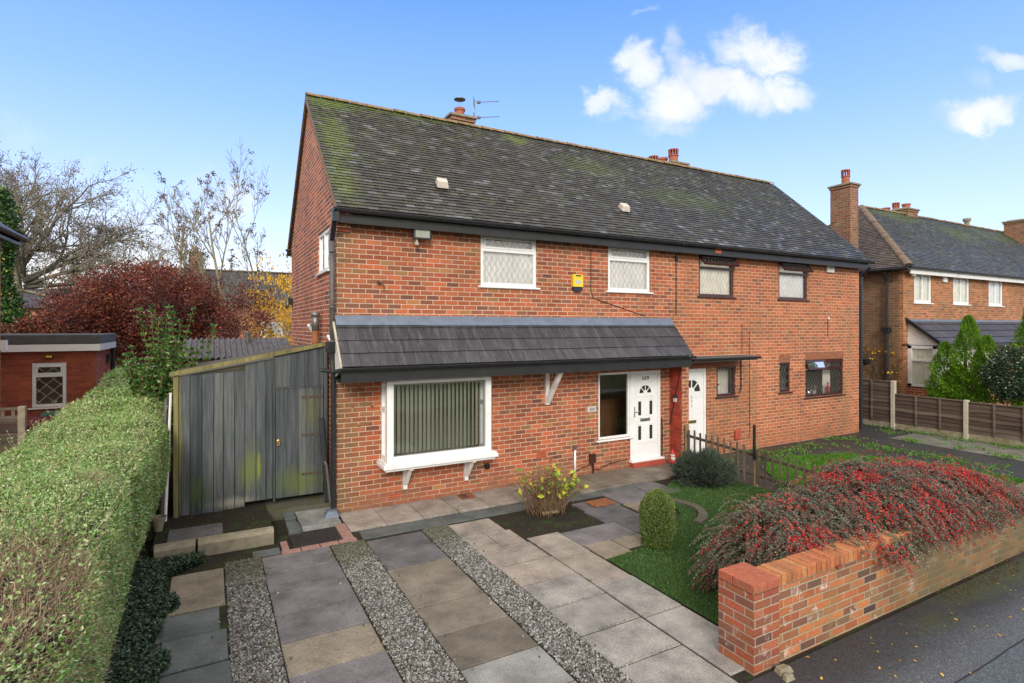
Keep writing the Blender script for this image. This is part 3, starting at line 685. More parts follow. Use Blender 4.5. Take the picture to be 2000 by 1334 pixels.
def ridge(par, p, q, mat, r=.1, step=.3, name='ridge_tiles'):
    mb = MB(); p = Vector(p); q = Vector(q); d = (q - p); L = d.length; d.normalize(); s_ = d.cross(Vector((0, 0, 1))).normalized(); u = s_.cross(d)
    n = int(L / step)
    for i in range(n):
        a = p + d * (L * i / n); b = p + d * (L * (i + 1) / n - .008); jz = R.uniform(-.006, .006); rr = r * R.uniform(.95, 1.05)
        for k in range(6):
            t0, t1 = math.pi * (k / 6), math.pi * ((k + 1) / 6)
            P = lambda c, t, f: c + s_ * math.cos(t) * rr * f + u * (math.sin(t) * rr * .8 * f + jz - r * .35)
            mb.face([P(a, t0, 1), P(b, t0, .97), P(b, t1, .97), P(a, t1, 1)])
    return mb.build(name, mat, par)
def chimney(par, x0, x1, y0, y1, z0, z1, pots, mat, name='chimney'):
    mb = MB(); mb.box(x0, y0, z0, x1, y1, z1 - .14); mb.box(x0 - .03, y0 - .03, z1 - .14, x1 + .03, y1 + .03, z1 - .06)
    o = mb.build(name, mat, par)
    c = MB(); c.box(x0 - .07, y0 - .07, z1 - .06, x1 + .07, y1 + .07, z1)
    cx, cy = (x0 + x1) / 2, (y0 + y1) / 2
    c.hexa([(x0 + .02, y0 + .02, z1), (x1 - .02, y0 + .02, z1), (x1 - .02, y1 - .02, z1), (x0 + .02, y1 - .02, z1), (x0 + .12, y0 + .12, z1 + .06), (x1 - .12, y0 + .12, z1 + .06), (x1 - .12, y1 - .12, z1 + .06), (x0 + .12, y1 - .12, z1 + .06)])
    c.build('chimney_cap', M['cement'], o, bevel=.01)
    for (px, py, r, h, kind) in pots:
        p = MB(); z = z1 + .02
        if kind == 'slot':
            p.lathe([(r * 1.0, 0), (r * .95, h * .5), (r * 1.12, h * .51), (r * 1.12, h * .56), (r * .9, h * .57)], (px, py, z), 16)
            for k in range(10):
                a = 2 * math.pi * k / 10; ca, sa = math.cos(a), math.sin(a)
                p.tube((px + ca * r * .92, py + sa * r * .92, z + h * .56), (px + ca * r * .98, py + sa * r * .98, z + h * .95), .018, .02, 5)
            p.lathe([(r * 1.08, h * .93), (r * 1.12, h), (r * .5, h * 1.03)], (px, py, z), 16)
        else:
            p.lathe([(r * 1.0, 0), (r * .92, h * .55), (r * .95, h * .7), (r * 1.12, h * .74), (r * 1.1, h), (r * .8, h), (r * .8, h * .6)], (px, py, z), 16)
        po = p.build('chimney_pot', M['terra'], o, smooth=False)
        if kind == 'cowl':
            q = MB(); q.tube((px, py, z + h), (px, py, z + h + .22), .012); q.lathe([(.0, .27), (.06, .26), (.14, .225), (.14, .215), (.0, .22)], (px, py, z + h), 20)
            q.build('chimney_cowl', M['galv'], par if False else o)
    return o
def door(par, x0, x1, z0, z1, y, num, style):
    mb = MB(); yy = y
    mb.box(x0, yy, z0 + .04, x0 + .07, yy + .07, z1); mb.box(x1 - .07, yy, z0 + .04, x1, yy + .07, z1); mb.box(x0 + .07, yy + .001, z1 - .07, x1 - .07, yy + .07, z1)
    mb.box(x0 + .07, yy + .001, z0 + .03, x1 - .07, yy + .07, z0 + .1)
    o = mb.build('front_door', M['pvc'], par, bevel=.004)
    lf = MB(); a, b = x0 + .075, x1 - .075; za, zb = z0 + .1, z1 - .075; yl = yy + .012
    cx = (a + b) / 2; zf = z0 + 1.46 if style == 1 else z0 + 1.5; rf = .165 if style == 1 else .27
    slots = [] if style == 2 else [(cx - .2, cx - .12, z0 + .98, z0 + 1.28), (cx + .12, cx + .2, z0 + .98, z0 + 1.28), (cx - .2, cx - .12, z0 + .45, z0 + .75), (cx + .12, cx + .2, z0 + .45, z0 + .75)]
    lf.box(a, yl, za, b, yl + .045, zb)
    # raised mouldings
    def mould(u0, u1, v0, v1, w_=.02, h=.008):
        lf.box(u0, yl - h, v0, u1, yl, v0 + w_); lf.box(u0, yl - h, v1 - w_, u1, yl, v1); lf.box(u0, yl - h, v0 + w_, u0 + w_, yl, v1 - w_); lf.box(u1 - w_, yl - h, v0 + w_, u1, yl, v1 - w_)
    if style == 1:
        for s in slots: mould(s[0] - .045, s[1] + .045, s[2] - .05, s[3] + .05, .022)
        mould(cx - .26, cx + .26, z0 + .37, z0 + .4, .014); mould(cx - .26, cx + .26, z0 + 1.375, z0 + 1.4, .01); mould(a + .02, b - .02, za + .03, zb - .03, .014, .006)
    else:
        for vz in (.2, .52, .84, 1.12):
            mould(cx - .29, cx - .04, z0 + vz, z0 + vz + .27, .015); mould(cx + .04, cx + .29, z0 + vz, z0 + vz + .27, .015)
    l = lf.build('door_leaf', M['pvc'], o, bevel=.003)
    for s in slots: g = MB(); g.box(s[0], yl - .003, s[2], s[1], yl + .002, s[3]); g.build('door_pane', M['doorglass'], o)
    for k in range(4):
        t0, t1 = math.pi * (k / 4) + .07, math.pi * ((k + 1) / 4) - .07
        if k == 0: t0 = .0
        if k == 3: t1 = math.pi
        r0 = rf * .38
        pts = [(cx + r0 * math.cos(t0 + (.1 if k else 0)), yl - .004, zf + r0 * math.sin(t0 + (.1 if k else 0)))]
        for q in range(7):
            tq = t0 + (t1 - t0) * q / 6; pts.append((cx + rf * math.cos(tq), yl - .004, zf + rf * math.sin(tq)))
        pts.append((cx + r0 * math.cos(t1 - (.1 if k < 3 else 0)), yl - .004, zf + r0 * math.sin(t1 - (.1 if k < 3 else 0))))
        g = MB(); g.prism(pts, (0, .003, 0)); g.build('fan_pane', M['doorglass'], o)
    h = MB()
    if style == 1:
        h.box(a + .035, yl - .01, z0 + .95, a + .06, yl, z0 + 1.17); h.tube((a + .048, yl - .035, z0 + 1.07), (a + .16, yl - .04, z0 + 1.065), .008); h.tube((a + .048, yl - .04, z0 + 1.07), (a + .048, yl, z0 + 1.07), .008)
        h.build('door_handle', M['chrome'], o)
        m2 = MB(); m2.box(cx - .15, yl - .012, z0 + .845, cx + .13, yl, z0 + .915); m2.box(cx - .125, yl - .018, z0 + .858, cx + .105, yl - .012, z0 + .902); m2.build('letter_plate', M['chrome'], o, bevel=.003)
        text('569', .12, (cx, yl - .004, z0 + 1.74), FRONT, M['text'], o, 'door_number')
    else:
        m2 = MB(); m2.box(cx - .14, yl - .014, z0 + .77, cx + .14, yl, z0 + .84); m2.build('letter_plate', M['brass'], o, bevel=.003)
        for i, ch in enumerate('571'): text(ch, .1, (cx + .0, yl - .004, z0 + 1.34 - i * .1), FRONT, M['textgold'], o, 'door_number')
    s = MB(); s.box(x0 - .04, yy - .1, z0, x1 + .04, yy + .03, z0 + .035); s.build('door_sill', M['pvc'], o, bevel=.006)
    return o
m_, t_, b_ = newmat('dark_door_glass'); fin(t_, b_, (.035, .035, .03), .12); M['doorglass'] = m_
def rooms(par, x0, x1, zs, depth=1.9, y0=.14):
    mb = MB()
    for (z0, z1) in zs:
        mb.box(x0 + .02, depth, z0, x1 - .02, depth + .03, z1); mb.box(x0 + .02, y0, z0 - .03, x1 - .02, depth, z0); mb.box(x0 + .02, y0, z1, x1 - .02, depth, z1 + .03)
        mb.box(x0 + .02, y0, z0, x0 + .05, depth, z1); mb.box(x1 - .05, y0, z0, x1 - .02, depth, z1)
    return mb.build('interior', M['roomw'], par)
EY, EZ, RY, RZ = -.30, 4.90, 2.85, 7.78
def roofpair(par, x0, x1, seed, left_v, right_v):
    T = Vector((0, RY - EY, RZ - EZ)); hei = T.length
    und = MB(); und.prism([(x0, EY, EZ - .01), (x0, RY, RZ - .01), (x0, 2 * RY - EY, EZ - .01), (x0, 2 * RY - EY, EZ - .08), (x0, RY, RZ - .09), (x0, EY, EZ - .08)], (x1 - x0, 0, 0))
    r = und.build('roof', M['verge'], par)
    tiled('roof_tiles', M['tile'], r, (x0, EY - .03, EZ - .02), (1, 0, 0), T, x1 - x0, hei + .02, seed=seed)
    bk = MB(); bk.box(x0, 0, 0, x1, hei, .02)
    ridge(r, (x0, RY, RZ + .02), (x1, RY, RZ + .02), M['ridge'])
    return r

# ================================================================== LEFT HOUSE (569)
H1 = thing('semi_detached_house', 'left half of the brick semi with white windows, number 569 and a long slate-grey canopy', 'house', (3.65, 2.8, 0))
holes1 = [(2.56, 3.76, 3.77, 4.74), (5.5, 6.66, 3.77, 4.74), (.78, 2.55, .8, 2.1), (5.25, 6.1, .67, 2.06), (6.1, 6.96, .12, 2.06)]
mb = MB(); wall(mb, front(0), 0, 7.3, -.05, 4.8, holes1); H1w = mb.build('front_wall', M['brick'], H1)
mb = MB(); wall(mb, left(.0), .13, 5.6, -.05, 4.8, [(.63, 1.76, 4.0, 4.75)])
mb.prism([(.0, .0, 4.8), (.0, 5.6, 4.8), (0, 5.6, 4.95), (.0, 2.85, 7.68), (0, 0, 5.08)], (.13, 0, 0))
mb.build('gable_wall', M['brickg'], H1)
mb = MB(); mb.box(0.13, 5.5, 0, 7.3, 5.6, 4.88); mb.build('rear_wall', M['brickg'], H1)
mb = MB()  # corbelled corner under the eaves
for k in range(5): mb.box(-.02, -.05 * (k + 1), 4.55 + k * .06, .2, .02, 4.55 + (k + 1) * .06 - .008)
mb.build('eaves_corbel', M['brickg'], H1)
RF1 = roofpair(H1, -.06, 7.3, 3, True, False)
mb = MB(); mb.prism([(-.075, EY - .02, EZ - .05), (-.075, RY, RZ - .04), (-.075, 2 * RY - EY, EZ - .05), (-.075, 2 * RY - EY, EZ - .13), (-.075, RY, RZ - .12), (-.075, EY - .02, EZ - .13)], (.03, 0, 0)); mb.build('verge_board', M['verge'], RF1)
rooms(H1, .14, 7.28, [(.05, 2.35), (2.6, 4.75)])
mb = MB(); mb.box(-.05, -.235, 4.66, 7.3, -.2, 4.86); mb.box(-.05, -.2, 4.765, 7.3, -.001, 4.79); mb.build('fascia', M['blackf'], H1)
gutter(H1, -.12, 7.3, -.31, 4.865, .06)
window(H1, front(0), 2.56, 3.76, 3.77, 4.74, M['pvc'], M['glassd'], M['curtain'], tz=4.44)
window(H1, front(0), 5.5, 6.66, 3.77, 4.74, M['pvc'], M['glassd'], M['curtain'], tz=4.44)
window(H1, left(0), .63, 1.76, 4.0, 4.75, M['pvc'], M['glass'], M['curtain'], mull=(1.2,), fw=.07)
window(H1, front(0), 5.25, 6.1, .67, 2.06, M['pvc'], M['glass'], None, fw=.05, sill=.05)
door(H1, 6.1, 6.96, .12, 2.06, .0, '569', 1)
mb = MB(); mb.box(6.08, -.14, 0, 7.0, 0.0, .12); mb.build('doorstep', M['step'], H1, bevel=.01)
mb = MB(); mb.box(5.45, 1.0, .05, 6.9, 1.5, 1.3); mb.box(5.4, .95, 1.3, 6.95, 1.55, 1.34)
for k in range(6): mb.box(5.47 + k * .24, .985, .12, 5.67 + k * .24, 1.0, 1.25)
dr = mb.build('wooden_cabinet', M['dresser'], None, bevel=.004); tag(dr, 'brown wooden cabinet inside behind the tall pane beside the 569 door', 'cabinet')
# bay window
mb = MB(); X0, X1, Y0, Z0, Z1 = .72, 2.6, -.36, .82, 2.13
mb.box(X0, Y0, Z0, X0 + .11, Y0 + .1, Z1); mb.box(X1 - .11, Y0, Z0, X1, Y0 + .1, Z1); mb.box(X0 + .11, Y0 + .001, Z0, X1 - .11, Y0 + .1, Z0 + .08); mb.box(X0 + .11, Y0 + .001, Z1 - .05, X1 - .11, Y0 + .1, Z1)
for xx in (X0, X1 - .07):
    mb.box(xx, -.05, Z0, xx + .07, 0.02, Z1); mb.box(xx, Y0 + .1, Z0, xx + .07, -.05, Z0 + .08); mb.box(xx, Y0 + .1, Z1 - .05, xx + .07, -.05, Z1); mb.box(xx - .004, Y0 + .1, Z1 - .5, xx + .07, -.05, Z1 - .43)
mb.box(X0 + .02, Y0 + .02, Z1, X1 - .02, 0, Z1 + .05)
bay = mb.build('bay_window', M['pvc'], H1, bevel=.005)
mb = MB(); mb.face([(X0 + .11, Y0 + .04, Z0 + .08), (X1 - .11, Y0 + .04, Z0 + .08), (X1 - .11, Y0 + .04, Z1 - .05), (X0 + .11, Y0 + .04, Z1 - .05)]); mb.build('front_pane', M['glass'], bay)
for xx in (X0 + .03, X1 - .04):
    for (za, zb) in ((Z0 + .08, Z1 - .5), (Z1 - .43, Z1 - .05)): mb = MB(); mb.face([(xx, Y0 + .1, za), (xx, -.05, za), (xx, -.05, zb), (xx, Y0 + .1, zb)]); mb.build('side_pane', M['glass'], bay)
mb = MB(); mb.box(.64, Y0 - .1, Z0 - .1, 2.69, 0, Z0 - .03); mb.box(.68, Y0 - .06, Z0 - .14, 2.65, 0, Z0 - .1); mb.box(.66, Y0 - .08, Z0 - .03, 2.67, 0, Z0); mb.build('sill_board', M['pvc'], bay, bevel=.01)
mb = MB()
for i in range(21):
    x = X0 + .17 + i * .075; an = rad(38 + R.uniform(-5, 5)); dx, dy = .045 * math.cos(an), .045 * math.sin(an)
    if i < 4: x -= .0
    y = Y0 + .17
    mb.face([(x - dx, y - dy, Z0 + .09 + (.0)), (x + dx, y + dy, Z0 + .09), (x + dx, y + dy, Z1 - .07), (x - dx, y - dy, Z1 - .07)])
mb.box(X0 + .12, Y0 + .14, Z1 - .09, X1 - .12, Y0 + .2, Z1 - .06)
mb.build('vertical_blind', M['fabric'], bay)
for bx in (1.12, 2.25):
    mb = MB(); mb.box(bx - .035, -.07, .26, bx + .035, 0, .68); mb.hexa([(bx - .034, -.11, .36), (bx + .034, -.11, .36), (bx + .034, -.03, .33), (bx - .034, -.03, .33), (bx - .034, -.36, .68), (bx + .034, -.36, .68), (bx + .034, -.26, .68), (bx - .034, -.26, .68)])
    mb.box(bx - .035, -.4, .655, bx + .035, -.07, .685)
    mb.build('bracket', M['oldwhite'], bay, bevel=.005)
# front canopy
CZ0, CZ1, CY = 2.41, 3.12, -.64
mb = MB(); mb.prism([(-.02, 0, 2.2), (-.02, CY + .06, 2.36), (-.02, CY + .06, CZ0 - .02), (-.02, 0, CZ1 - .03)], (7.25, 0, 0))
can = mb.build('canopy', M['felt'], H1)
mb = MB(); mb.prism([(-.022, 0, 2.2), (-.022, CY + .06, 2.36), (-.022, CY + .06, CZ0 - .02), (-.022, 0, CZ1 - .03)], (-.015, 0, 0)); mb.build('canopy_end_panel', M['oldwhite'], can)
T = Vector((0, -CY, CZ1 - CZ0)); tiled('canopy_tiles', M['bigtile'], can, (-.045, CY - .02, CZ0 - .01), (1, 0, 0), T, 7.3, T.length + .02, gauge=.265, tw=.29, th=.018, lift=.026, seed=5, jit=.5, gap=.006)
mb = MB(); x = -.03
while x < 7.2:
    x2 = min(x + 1.5, 7.26); dz = R.uniform(0, .006)
    mb.hexa([(x, -.13, 3.035 + dz), (x2, -.13, 3.035 + dz), (x2, .0, 3.19), (x, .0, 3.19), (x, -.135, 3.047 + dz), (x2, -.135, 3.047 + dz), (x2, -.006, 3.205), (x, -.006, 3.205)]); x = x2 - .03
    if x2 >= 7.25: break
mb.build('lead_flashing', M['lead'], can)
mb = MB(); mb.box(-.06, CY, 2.17, 7.24, CY + .03, 2.385); mb.box(-.02, CY + .03, 2.17, 7.22, 0, 2.2); mb.build('canopy_fascia', M['blackf'], can)
mb = MB(); mb.hexa([(-.075, CY - .01, 2.36), (-.045, CY - .01, 2.36), (-.045, 0, 3.1), (-.075, 0, 3.1), (-.075, CY - .01, 2.42), (-.045, CY - .01, 2.42), (-.045, 0, 3.16), (-.075, 0, 3.16)]); mb.build('canopy_verge', M['conc'], can)
mb = MB(); mb.hexa([(7.255, CY - .01, 2.36), (7.275, CY - .01, 2.36), (7.275, 0, 3.1), (7.255, 0, 3.1), (7.255, CY - .01, 2.43), (7.275, CY - .01, 2.43), (7.275, 0, 3.17), (7.255, 0, 3.17)]); mb.build('canopy_verge', M['blackf'], can)
gutter(can, -.1, 7.26, CY - .065, 2.395, .05, name='canopy_gutter')
mb = MB(); mb.box(7.24, -.36, 0, 7.45, -.001, 2.17)
pr = mb.build('porch_pier', M['brick'], H1)
mb = MB(); mb.box(7.236, -.355, 0, 7.241, -.001, 2.17); mb.build('red_painted_face', M['brickred'], pr)
mb = MB(); mb.box(7.19, -.22, 1.36, 7.236, -.15, 1.5); mb.build('key_safe', M['slate'], pr, bevel=.004)
mb = MB(); mb.box(7.18, -.225, 1.45, 7.236, -.145, 1.51); mb.build('key_safe_lid', M['black'], pr)
mb = MB(); mb.path([(7.2, -.34, 2.17), (7.225, -.3, 1.9), (7.225, -.18, 1.5), (7.225, -.08, 1.1), (7.225, -.03, .85)], .008, 5); mb.build('trailing_cable', M['cable'], pr)
# timber bracket left over from an older canopy
mb = MB(); mb.box(3.94, -.06, 1.5, 4.02, 0, 2.17); mb.beam((3.98, -.05, 1.56), (3.98, -.5, 2.17), .075, .085, (1, 0, 0)); mb.build('canopy_bracket', M['oldwhite'], can, bevel=.005)
# pipes
mb = MB(); x, y = -.075, -.02
mb.tube((x, y, 2.5), (x, y, 4.42), .038, n=12)
for z in (3.3, 4.2, 2.75): mb.tube((x, y, z), (x, y, z + .05), .047, n=12)
mb.build('downpipe', M['downp'], H1, smooth=True)
mb = MB(); mb.tube((x, y, 4.4), (x - .01, -.26, 4.68), .04, n=10); mb.box(x - .05, -.33, 4.66, x + .05, -.22, 4.82); mb.build('swan_neck', M['black'], H1); mb = MB(); mb.box(x - .09, -.1, 2.62, x + .06, .05, 2.78); mb.tube((x, y, 2.45), (x, y, 2.62), .04, n=10); mb.build('rainwater_hopper', M['black'], H1); mb = MB()
mb.tube((x + .01, y - .04, .08), (x + .01, y - .04, 2.3), .04, n=12); mb.tube((x + .02, y - .05, 2.3), (-.05, -.6, 2.36), .032, n=10); mb.tube((x - .16, .02, 2.33), (x + .02, .0, 2.3), .032, n=10); mb.tube((x + .01, y - .04, 2.28), (x, y, 2.5), .038, n=10)
for z in (.35, 1.2, 2.05): mb.tube((x + .01, y - .04, z), (x + .01, y - .04, z + .05), .048, n=12)
mb.build('drainpipe', M['black'], H1)
mb = MB(); mb.path([(-.13, .02, 2.88), (-.12, -.01, 2.84), (-.09, -.02, 2.78)], .022, 8); mb.build('waste_pipe', M['pvc'], H1); mb = MB(); mb.path([(-.17, .1, .85), (-.15, .04, .8), (-.1, -.02, .22)], .022, 8); mb.build('waste_pipe', M['downp'], H1)
mb = MB(); mb.tube((-.11, 1.35, 2.2), (-.11, 1.35, 2.98), .06, n=12); mb.build('soil_pipe', M['rust'], H1, smooth=True)
mb = MB(); mb.tube((-.11, 1.35, 2.95), (-.11, 1.35, 3.24), .065, n=12); mb.tube((-.11, 1.35, 3.2), (-.11, 1.35, 3.28), .075, n=12); mb.build('soil_pipe_cap', M['galv'], H1, smooth=True)
mb = MB(); mb.tube((-.13, 1.6, 2.95), (-.2, 1.55, 3.05), .03); mb.build('white_elbow', M['pvc'], H1)
mb = MB(); mb.box(-.1, 5.3, 3.55, 0, 5.42, 3.72); mb.build('rear_wall_light', M['black'], H1); mb = MB(); mb.tube((-.05, 5.4, 4.9), (-.15, 5.45, 4.9), .03); mb.build('rear_pipe_stub', M['black'], H1)
# small fixtures on the wall
mb = MB(); mb.box(1.22, -.2, 4.5, 1.53, -.13, 4.72); mb.box(1.34, -.13, 4.58, 1.4, 0, 4.66); fl = mb.build('floodlight', M['black'], H1, bevel=.008)
mb = MB(); mb.box(1.25, -.206, 4.53, 1.5, -.2, 4.69); mb.build('floodlight_lens', M['lamp'], fl)
mb = MB(); mb.box(1.27, -.17, 4.44, 1.3, -.06, 4.5); mb.lathe([(.0, -.03), (.035, -.02), (.04, .02), (.02, .04), (0, .045)], (1.285, -.16, 4.42), 12); mb.build('motion_sensor', M['conc'], fl)
mb = MB(); mb.prism([(4.57, -.07, 3.82), (4.81, -.07, 3.82), (4.81, -.07, 4.04), (4.79, -.07, 4.07), (4.59, -.07, 4.07), (4.57, -.07, 4.04)], (0, .07, 0)); al = mb.build('alarm_box', M['yellow'], H1, bevel=.008)
mb = MB(); mb.prism([(4.58, -.073, 3.82), (4.58, -.073, 3.77), (4.62, -.073, 3.735), (4.76, -.073, 3.735), (4.8, -.073, 3.77), (4.8, -.073, 3.82), (4.69, -.073, 3.79)], (0, .073, 0)); mb.build('alarm_base', M['navy'], al)
mb = MB(); mb.prism([(4.63, -.077, 4.03), (4.76, -.077, 4.03), (4.76, -.077, 4.055), (4.63, -.077, 4.055)], (0, .01, 0)); mb.build('solar_panel', M['glassy'], al)
mb = MB(); mb.box(4.635, -.073, 3.88, 4.76, -.07, 3.95); mb.build('alarm_panel', M['slate'], al)
mb = MB(); mb.box(4.96, -.02, 1.27, 5.18, 0, 1.39); pl = mb.build('name_plaque', M['slate'], H1, bevel=.006)
text('569', .075, (5.07, -.022, 1.305), FRONT, M['galv'], pl, 'plaque_lettering')
for (a, z, wd, hh) in ((.94, .16, .23, .07), (3.87, .54, .23, .14), (1.0, 4.69, .18, .06)):
    mb = MB(); mb.box(a - wd / 2, -.006, z - hh / 2, a + wd / 2, .01, z + hh / 2); ab = mb.build('airbrick', M['airbrick'], H1)
    g = MB(); nr = 2 if hh < .1 else 4
    for i in range(9):
        for j in range(nr): g.box(a - wd / 2 + .018 + i * .0225, -.008, z - hh / 2 + .014 + j * .032, a - wd / 2 + .03 + i * .0225, -.005, z - hh / 2 + .027 + j * .032)
    g.build('airbrick_slots', M['dark'], ab)
mb = MB(); mb.box(2.63, -.06, .41, 2.72, 0, .51); mb.build('boiler_vent', M['black'], H1, bevel=.01)
mb = MB(); mb.tube((4.63, -.04, .04), (4.63, -.04, .55), .022, n=10); pv = mb.build('white_pipe', M['pvc'], H1, smooth=True)
mb = MB(); mb.box(4.59, -.06, .54, 4.67, 0, .64); mb.build('pipe_box', M['downp'], pv, bevel=.015)
mb = MB(); mb.box(5.0, -.07, .24, 5.14, 0, .42); mb.tube((5.08, -.05, .02), (5.08, -.05, .24), .02); mb.build('cable_duct', M['mahog'], H1, bevel=.02)
def cable(par, pts, r=.008): q = MB(); q.path(pts, r, 5); q.build('wall_cable', M['cable'], par)
cable(H1, [(4.66, -.02, .1), (4.8, -.02, .16), (5.05, -.02, .2), (5.1, -.02, .1), (5.25, -.02, .08), (5.5, -.02, .16), (6.0, -.02, .2)], .009)
cable(H1, [(5.05, -.008, 4.6), (5.05, -.008, 3.75), (5.12, -.008, 3.6), (6.5, -.008, 3.25)], .008)
cable(H1, [(6.99, -.02, .3), (6.98, -.02, 1.0), (7.0, -.02, .75), (6.99, -.02, .1)], .012)
mb = MB(); mb.lathe([(0, -.02), (.03, -.02), (.03, .02), (0, .02)], (.68, -.03, 3.75), 10); mb.path([(.68, -.03, 3.75), (.76, -.02, 3.72), (.77, -.01, 3.62)], .006, 4); mb.build('cable_entry', M['black'], H1)
mb = MB()
for q in ((.36, 2.0), (.36, 2.04), (4.35, 2.06), (.25, 1.72), (.57, 1.7), (.35, 1.4), (.55, 1.42)): mb.box(q[0] - .02, -.02, q[1] - .012, q[0] + .02, 0, q[1] + .012)
mb.build('old_fixings', M['rust'], H1)
ch = chimney(RF1, 3.22, 3.78, 2.95, 3.75, 7.3, 8.06, [(3.5, 3.15, .12, .2, 'cowl'), (3.45, 3.6, .12, .14, 'plain')], M['brickch'])
mb = MB(); mb.tube((3.98, 3.3, 7.4), (3.98, 3.3, 8.66), .015)
d = Vector((.83, -.5, .03)); sdv = Vector((.5, .83, 0))
for z in (8.58, 8.2):
    p = Vector((3.98, 3.3, z)); mb.tube(p - d * .05, p + d * .62, .008)
    for k in range(14): q = p + d * (.14 + k * .035); mb.tube(q - Vector((0, 0, .02)), q + Vector((0, 0, .02)), .004, n=4)
    for s in (-.1, -.035, .035, .1): mb.tube(p - d * .03 + Vector((0, 0, s)) + sdv * .15, p - d * .03 + Vector((0, 0, s)) - sdv * .15, .006, n=4)
    mb.tube(p - d * .03 + sdv * .14 - Vector((0, 0, .1)), p - d * .03 + sdv * .14 + Vector((0, 0, .1)), .005, n=4); mb.tube(p - d * .03 - sdv * .14 - Vector((0, 0, .1)), p - d * .03 - sdv * .14 + Vector((0, 0, .1)), .005, n=4)
    mb.box(p.x + .05, p.y - .06, p.z - .02, p.x + .12, p.y, p.z + .04)
mb.build('tv_aerial', M['galv'], H1)
def roofvent(par, x):
    y = .44; z = EZ + (y - EY) * (RZ - EZ) / (RY - EY); mb = MB()
    mb.hexa([(x - .13, y - .09, z - .02), (x + .1, y - .09, z - .02), (x + .13, y + .1, z + .12), (x - .1, y + .1, z + .12), (x - .13, y - .12, z + .1), (x + .07, y - .12, z + .1), (x + .1, y + .02, z + .2), (x - .1, y + .02, z + .2)])
    mb.build('roof_vent', M['vent'], par, bevel=.01)
roofvent(RF1, 1.98); roofvent(RF1, 6.3)

# ================================================================== RIGHT HOUSE (571)
H2 = thing('semi_detached_house', 'right half of the brick semi with dark mahogany windows, open top lights and number 571', 'house', (10.95, 2.8, 0))
holes2 = [(8.15, 9.33, 3.73, 4.68), (11.02, 12.21, 3.73, 4.68), (12.12, 13.84, 1.13, 2.13), (11.05, 11.48, 1.33, 2.1), (8.74, 9.4, 1.35, 2.07), (7.5, 8.42, .0, 2.05)]
mb = MB(); wall(mb, front(0), 7.3, 14.6, -.05, 4.8, holes2); mb.build('front_wall', M['brick2'], H2)
mb = MB(); wall(mb, left(14.47), .13, 5.6, -.05, 4.8); mb.prism([(14.47, .0, 4.8), (14.47, 5.7, 4.8), (14.47, 2.85, 7.62)], (.13, 0, 0)); mb.build('gable_wall', M['brickg'], H2)
mb = MB(); mb.box(7.3, 5.5, 0, 14.47, 5.6, 4.88); mb.build('rear_wall', M['brickg'], H2)
RF2 = roofpair(H2, 7.3, 14.68, 17, False, True)
mb = MB(); mb.prism([(14.665, EY - .02, EZ - .05), (14.665, RY, RZ - .04), (14.665, 2 * RY - EY, EZ - .05), (14.665, 2 * RY - EY, EZ - .13), (14.665, RY, RZ - .12), (14.665, EY - .02, EZ - .13)], (.03, 0, 0)); mb.build('verge_board', M['verge'], RF2)
rooms(H2, 7.32, 14.46, [(.05, 2.35), (2.6, 4.75)])
mb = MB(); mb.box(7.3, -.235, 4.66, 14.66, -.2, 4.86); mb.box(7.3, -.2, 4.765, 14.66, -.001, 4.79); mb.build('fascia', M['blackf'], H2)
gutter(H2, 7.3, 14.74, -.31, 4.865, .06)
mb = MB(); mb.box(8.42, -.242, 4.72, 8.62, -.235, 4.81); mb.build('fascia_patch', M['airbrick'], H2)
window(H2, front(0), 8.15, 9.33, 3.73, 4.68, M['mahog'], M['glassd2'], M['curtain2'], tz=4.4, openv=(38, None), fw=.06)
window(H2, front(0), 11.02, 12.21, 3.73, 4.68, M['mahog'], M['glassd2'], M['curtain'], tz=4.4, openv=(38, None), fw=.06)
window(H2, front(0), 12.12, 13.84, 1.13, 2.13, M['mahog'], M['glassd'], M['curtain2'], tz=1.86, openv=(16, 12.95), fw=.06, curt_span=[(13.35, 13.75)], curtd=.3)
window(H2, front(0), 11.05, 11.48, 1.33, 2.1, M['mahog'], M['glassd'], M['curtain'], fw=.06, curtd=.3, curt_span=[(11.1, 11.2)])
window(H2, front(0), 8.74, 9.4, 1.35, 2.07, M['mahog'], M['glassd'], M['curtain2'], fw=.06, curtd=.25, curt_span=[(9.05, 9.4)])
door(H2, 7.5, 8.42, .02, 2.05, .03, '571', 2)
mb = MB(); mb.box(7.35, -.5, 2.27, 9.48, 0, 2.33); mb.box(7.35, -.54, 2.24, 9.5, -.5, 2.335); fc = mb.build('flat_canopy', M['felt'], H2)
gutter(fc, 7.35, 9.52, -.58, 2.32, .045, name='canopy_gutter')
for (xa, n_, za, zb, st_) in ((7.47, 27, 2.085, 2.24, .075), (12.12, 23, 2.14, 2.34, .076), (11.04, 6, 2.11, 2.31, .076)):
    mb = MB(); mb.box(xa, -.003, za, xa + n_ * st_ - .01, .01, zb)
    for i in range(n_): mb.box(xa + i * st_, -.006, za, xa + i * st_ + .065, .01, zb)
    mb.build('brick_lintel', M['soldier'], H2)
if 0:
  for i in range(27): mb.box(7.47 + i * .075, -.006, 2.085, 7.535 + i * .075, .01, 2.24)
  for i in range(23): mb.box(12.12 + i * .076, -.006, 2.14, 12.186 + i * .076, .01, 2.34)
  for i in range(6): mb.box(11.04 + i * .076, -.006, 2.11, 11.106 + i * .076, .01, 2.31)
cable(H2, [(7.42, -.012, 4.66), (7.42, -.012, 3.3)], .012); mb = MB(); mb.box(7.39, -.04, 4.5, 7.46, 0, 4.6); mb.build('cable_box', M['cable'], H2)
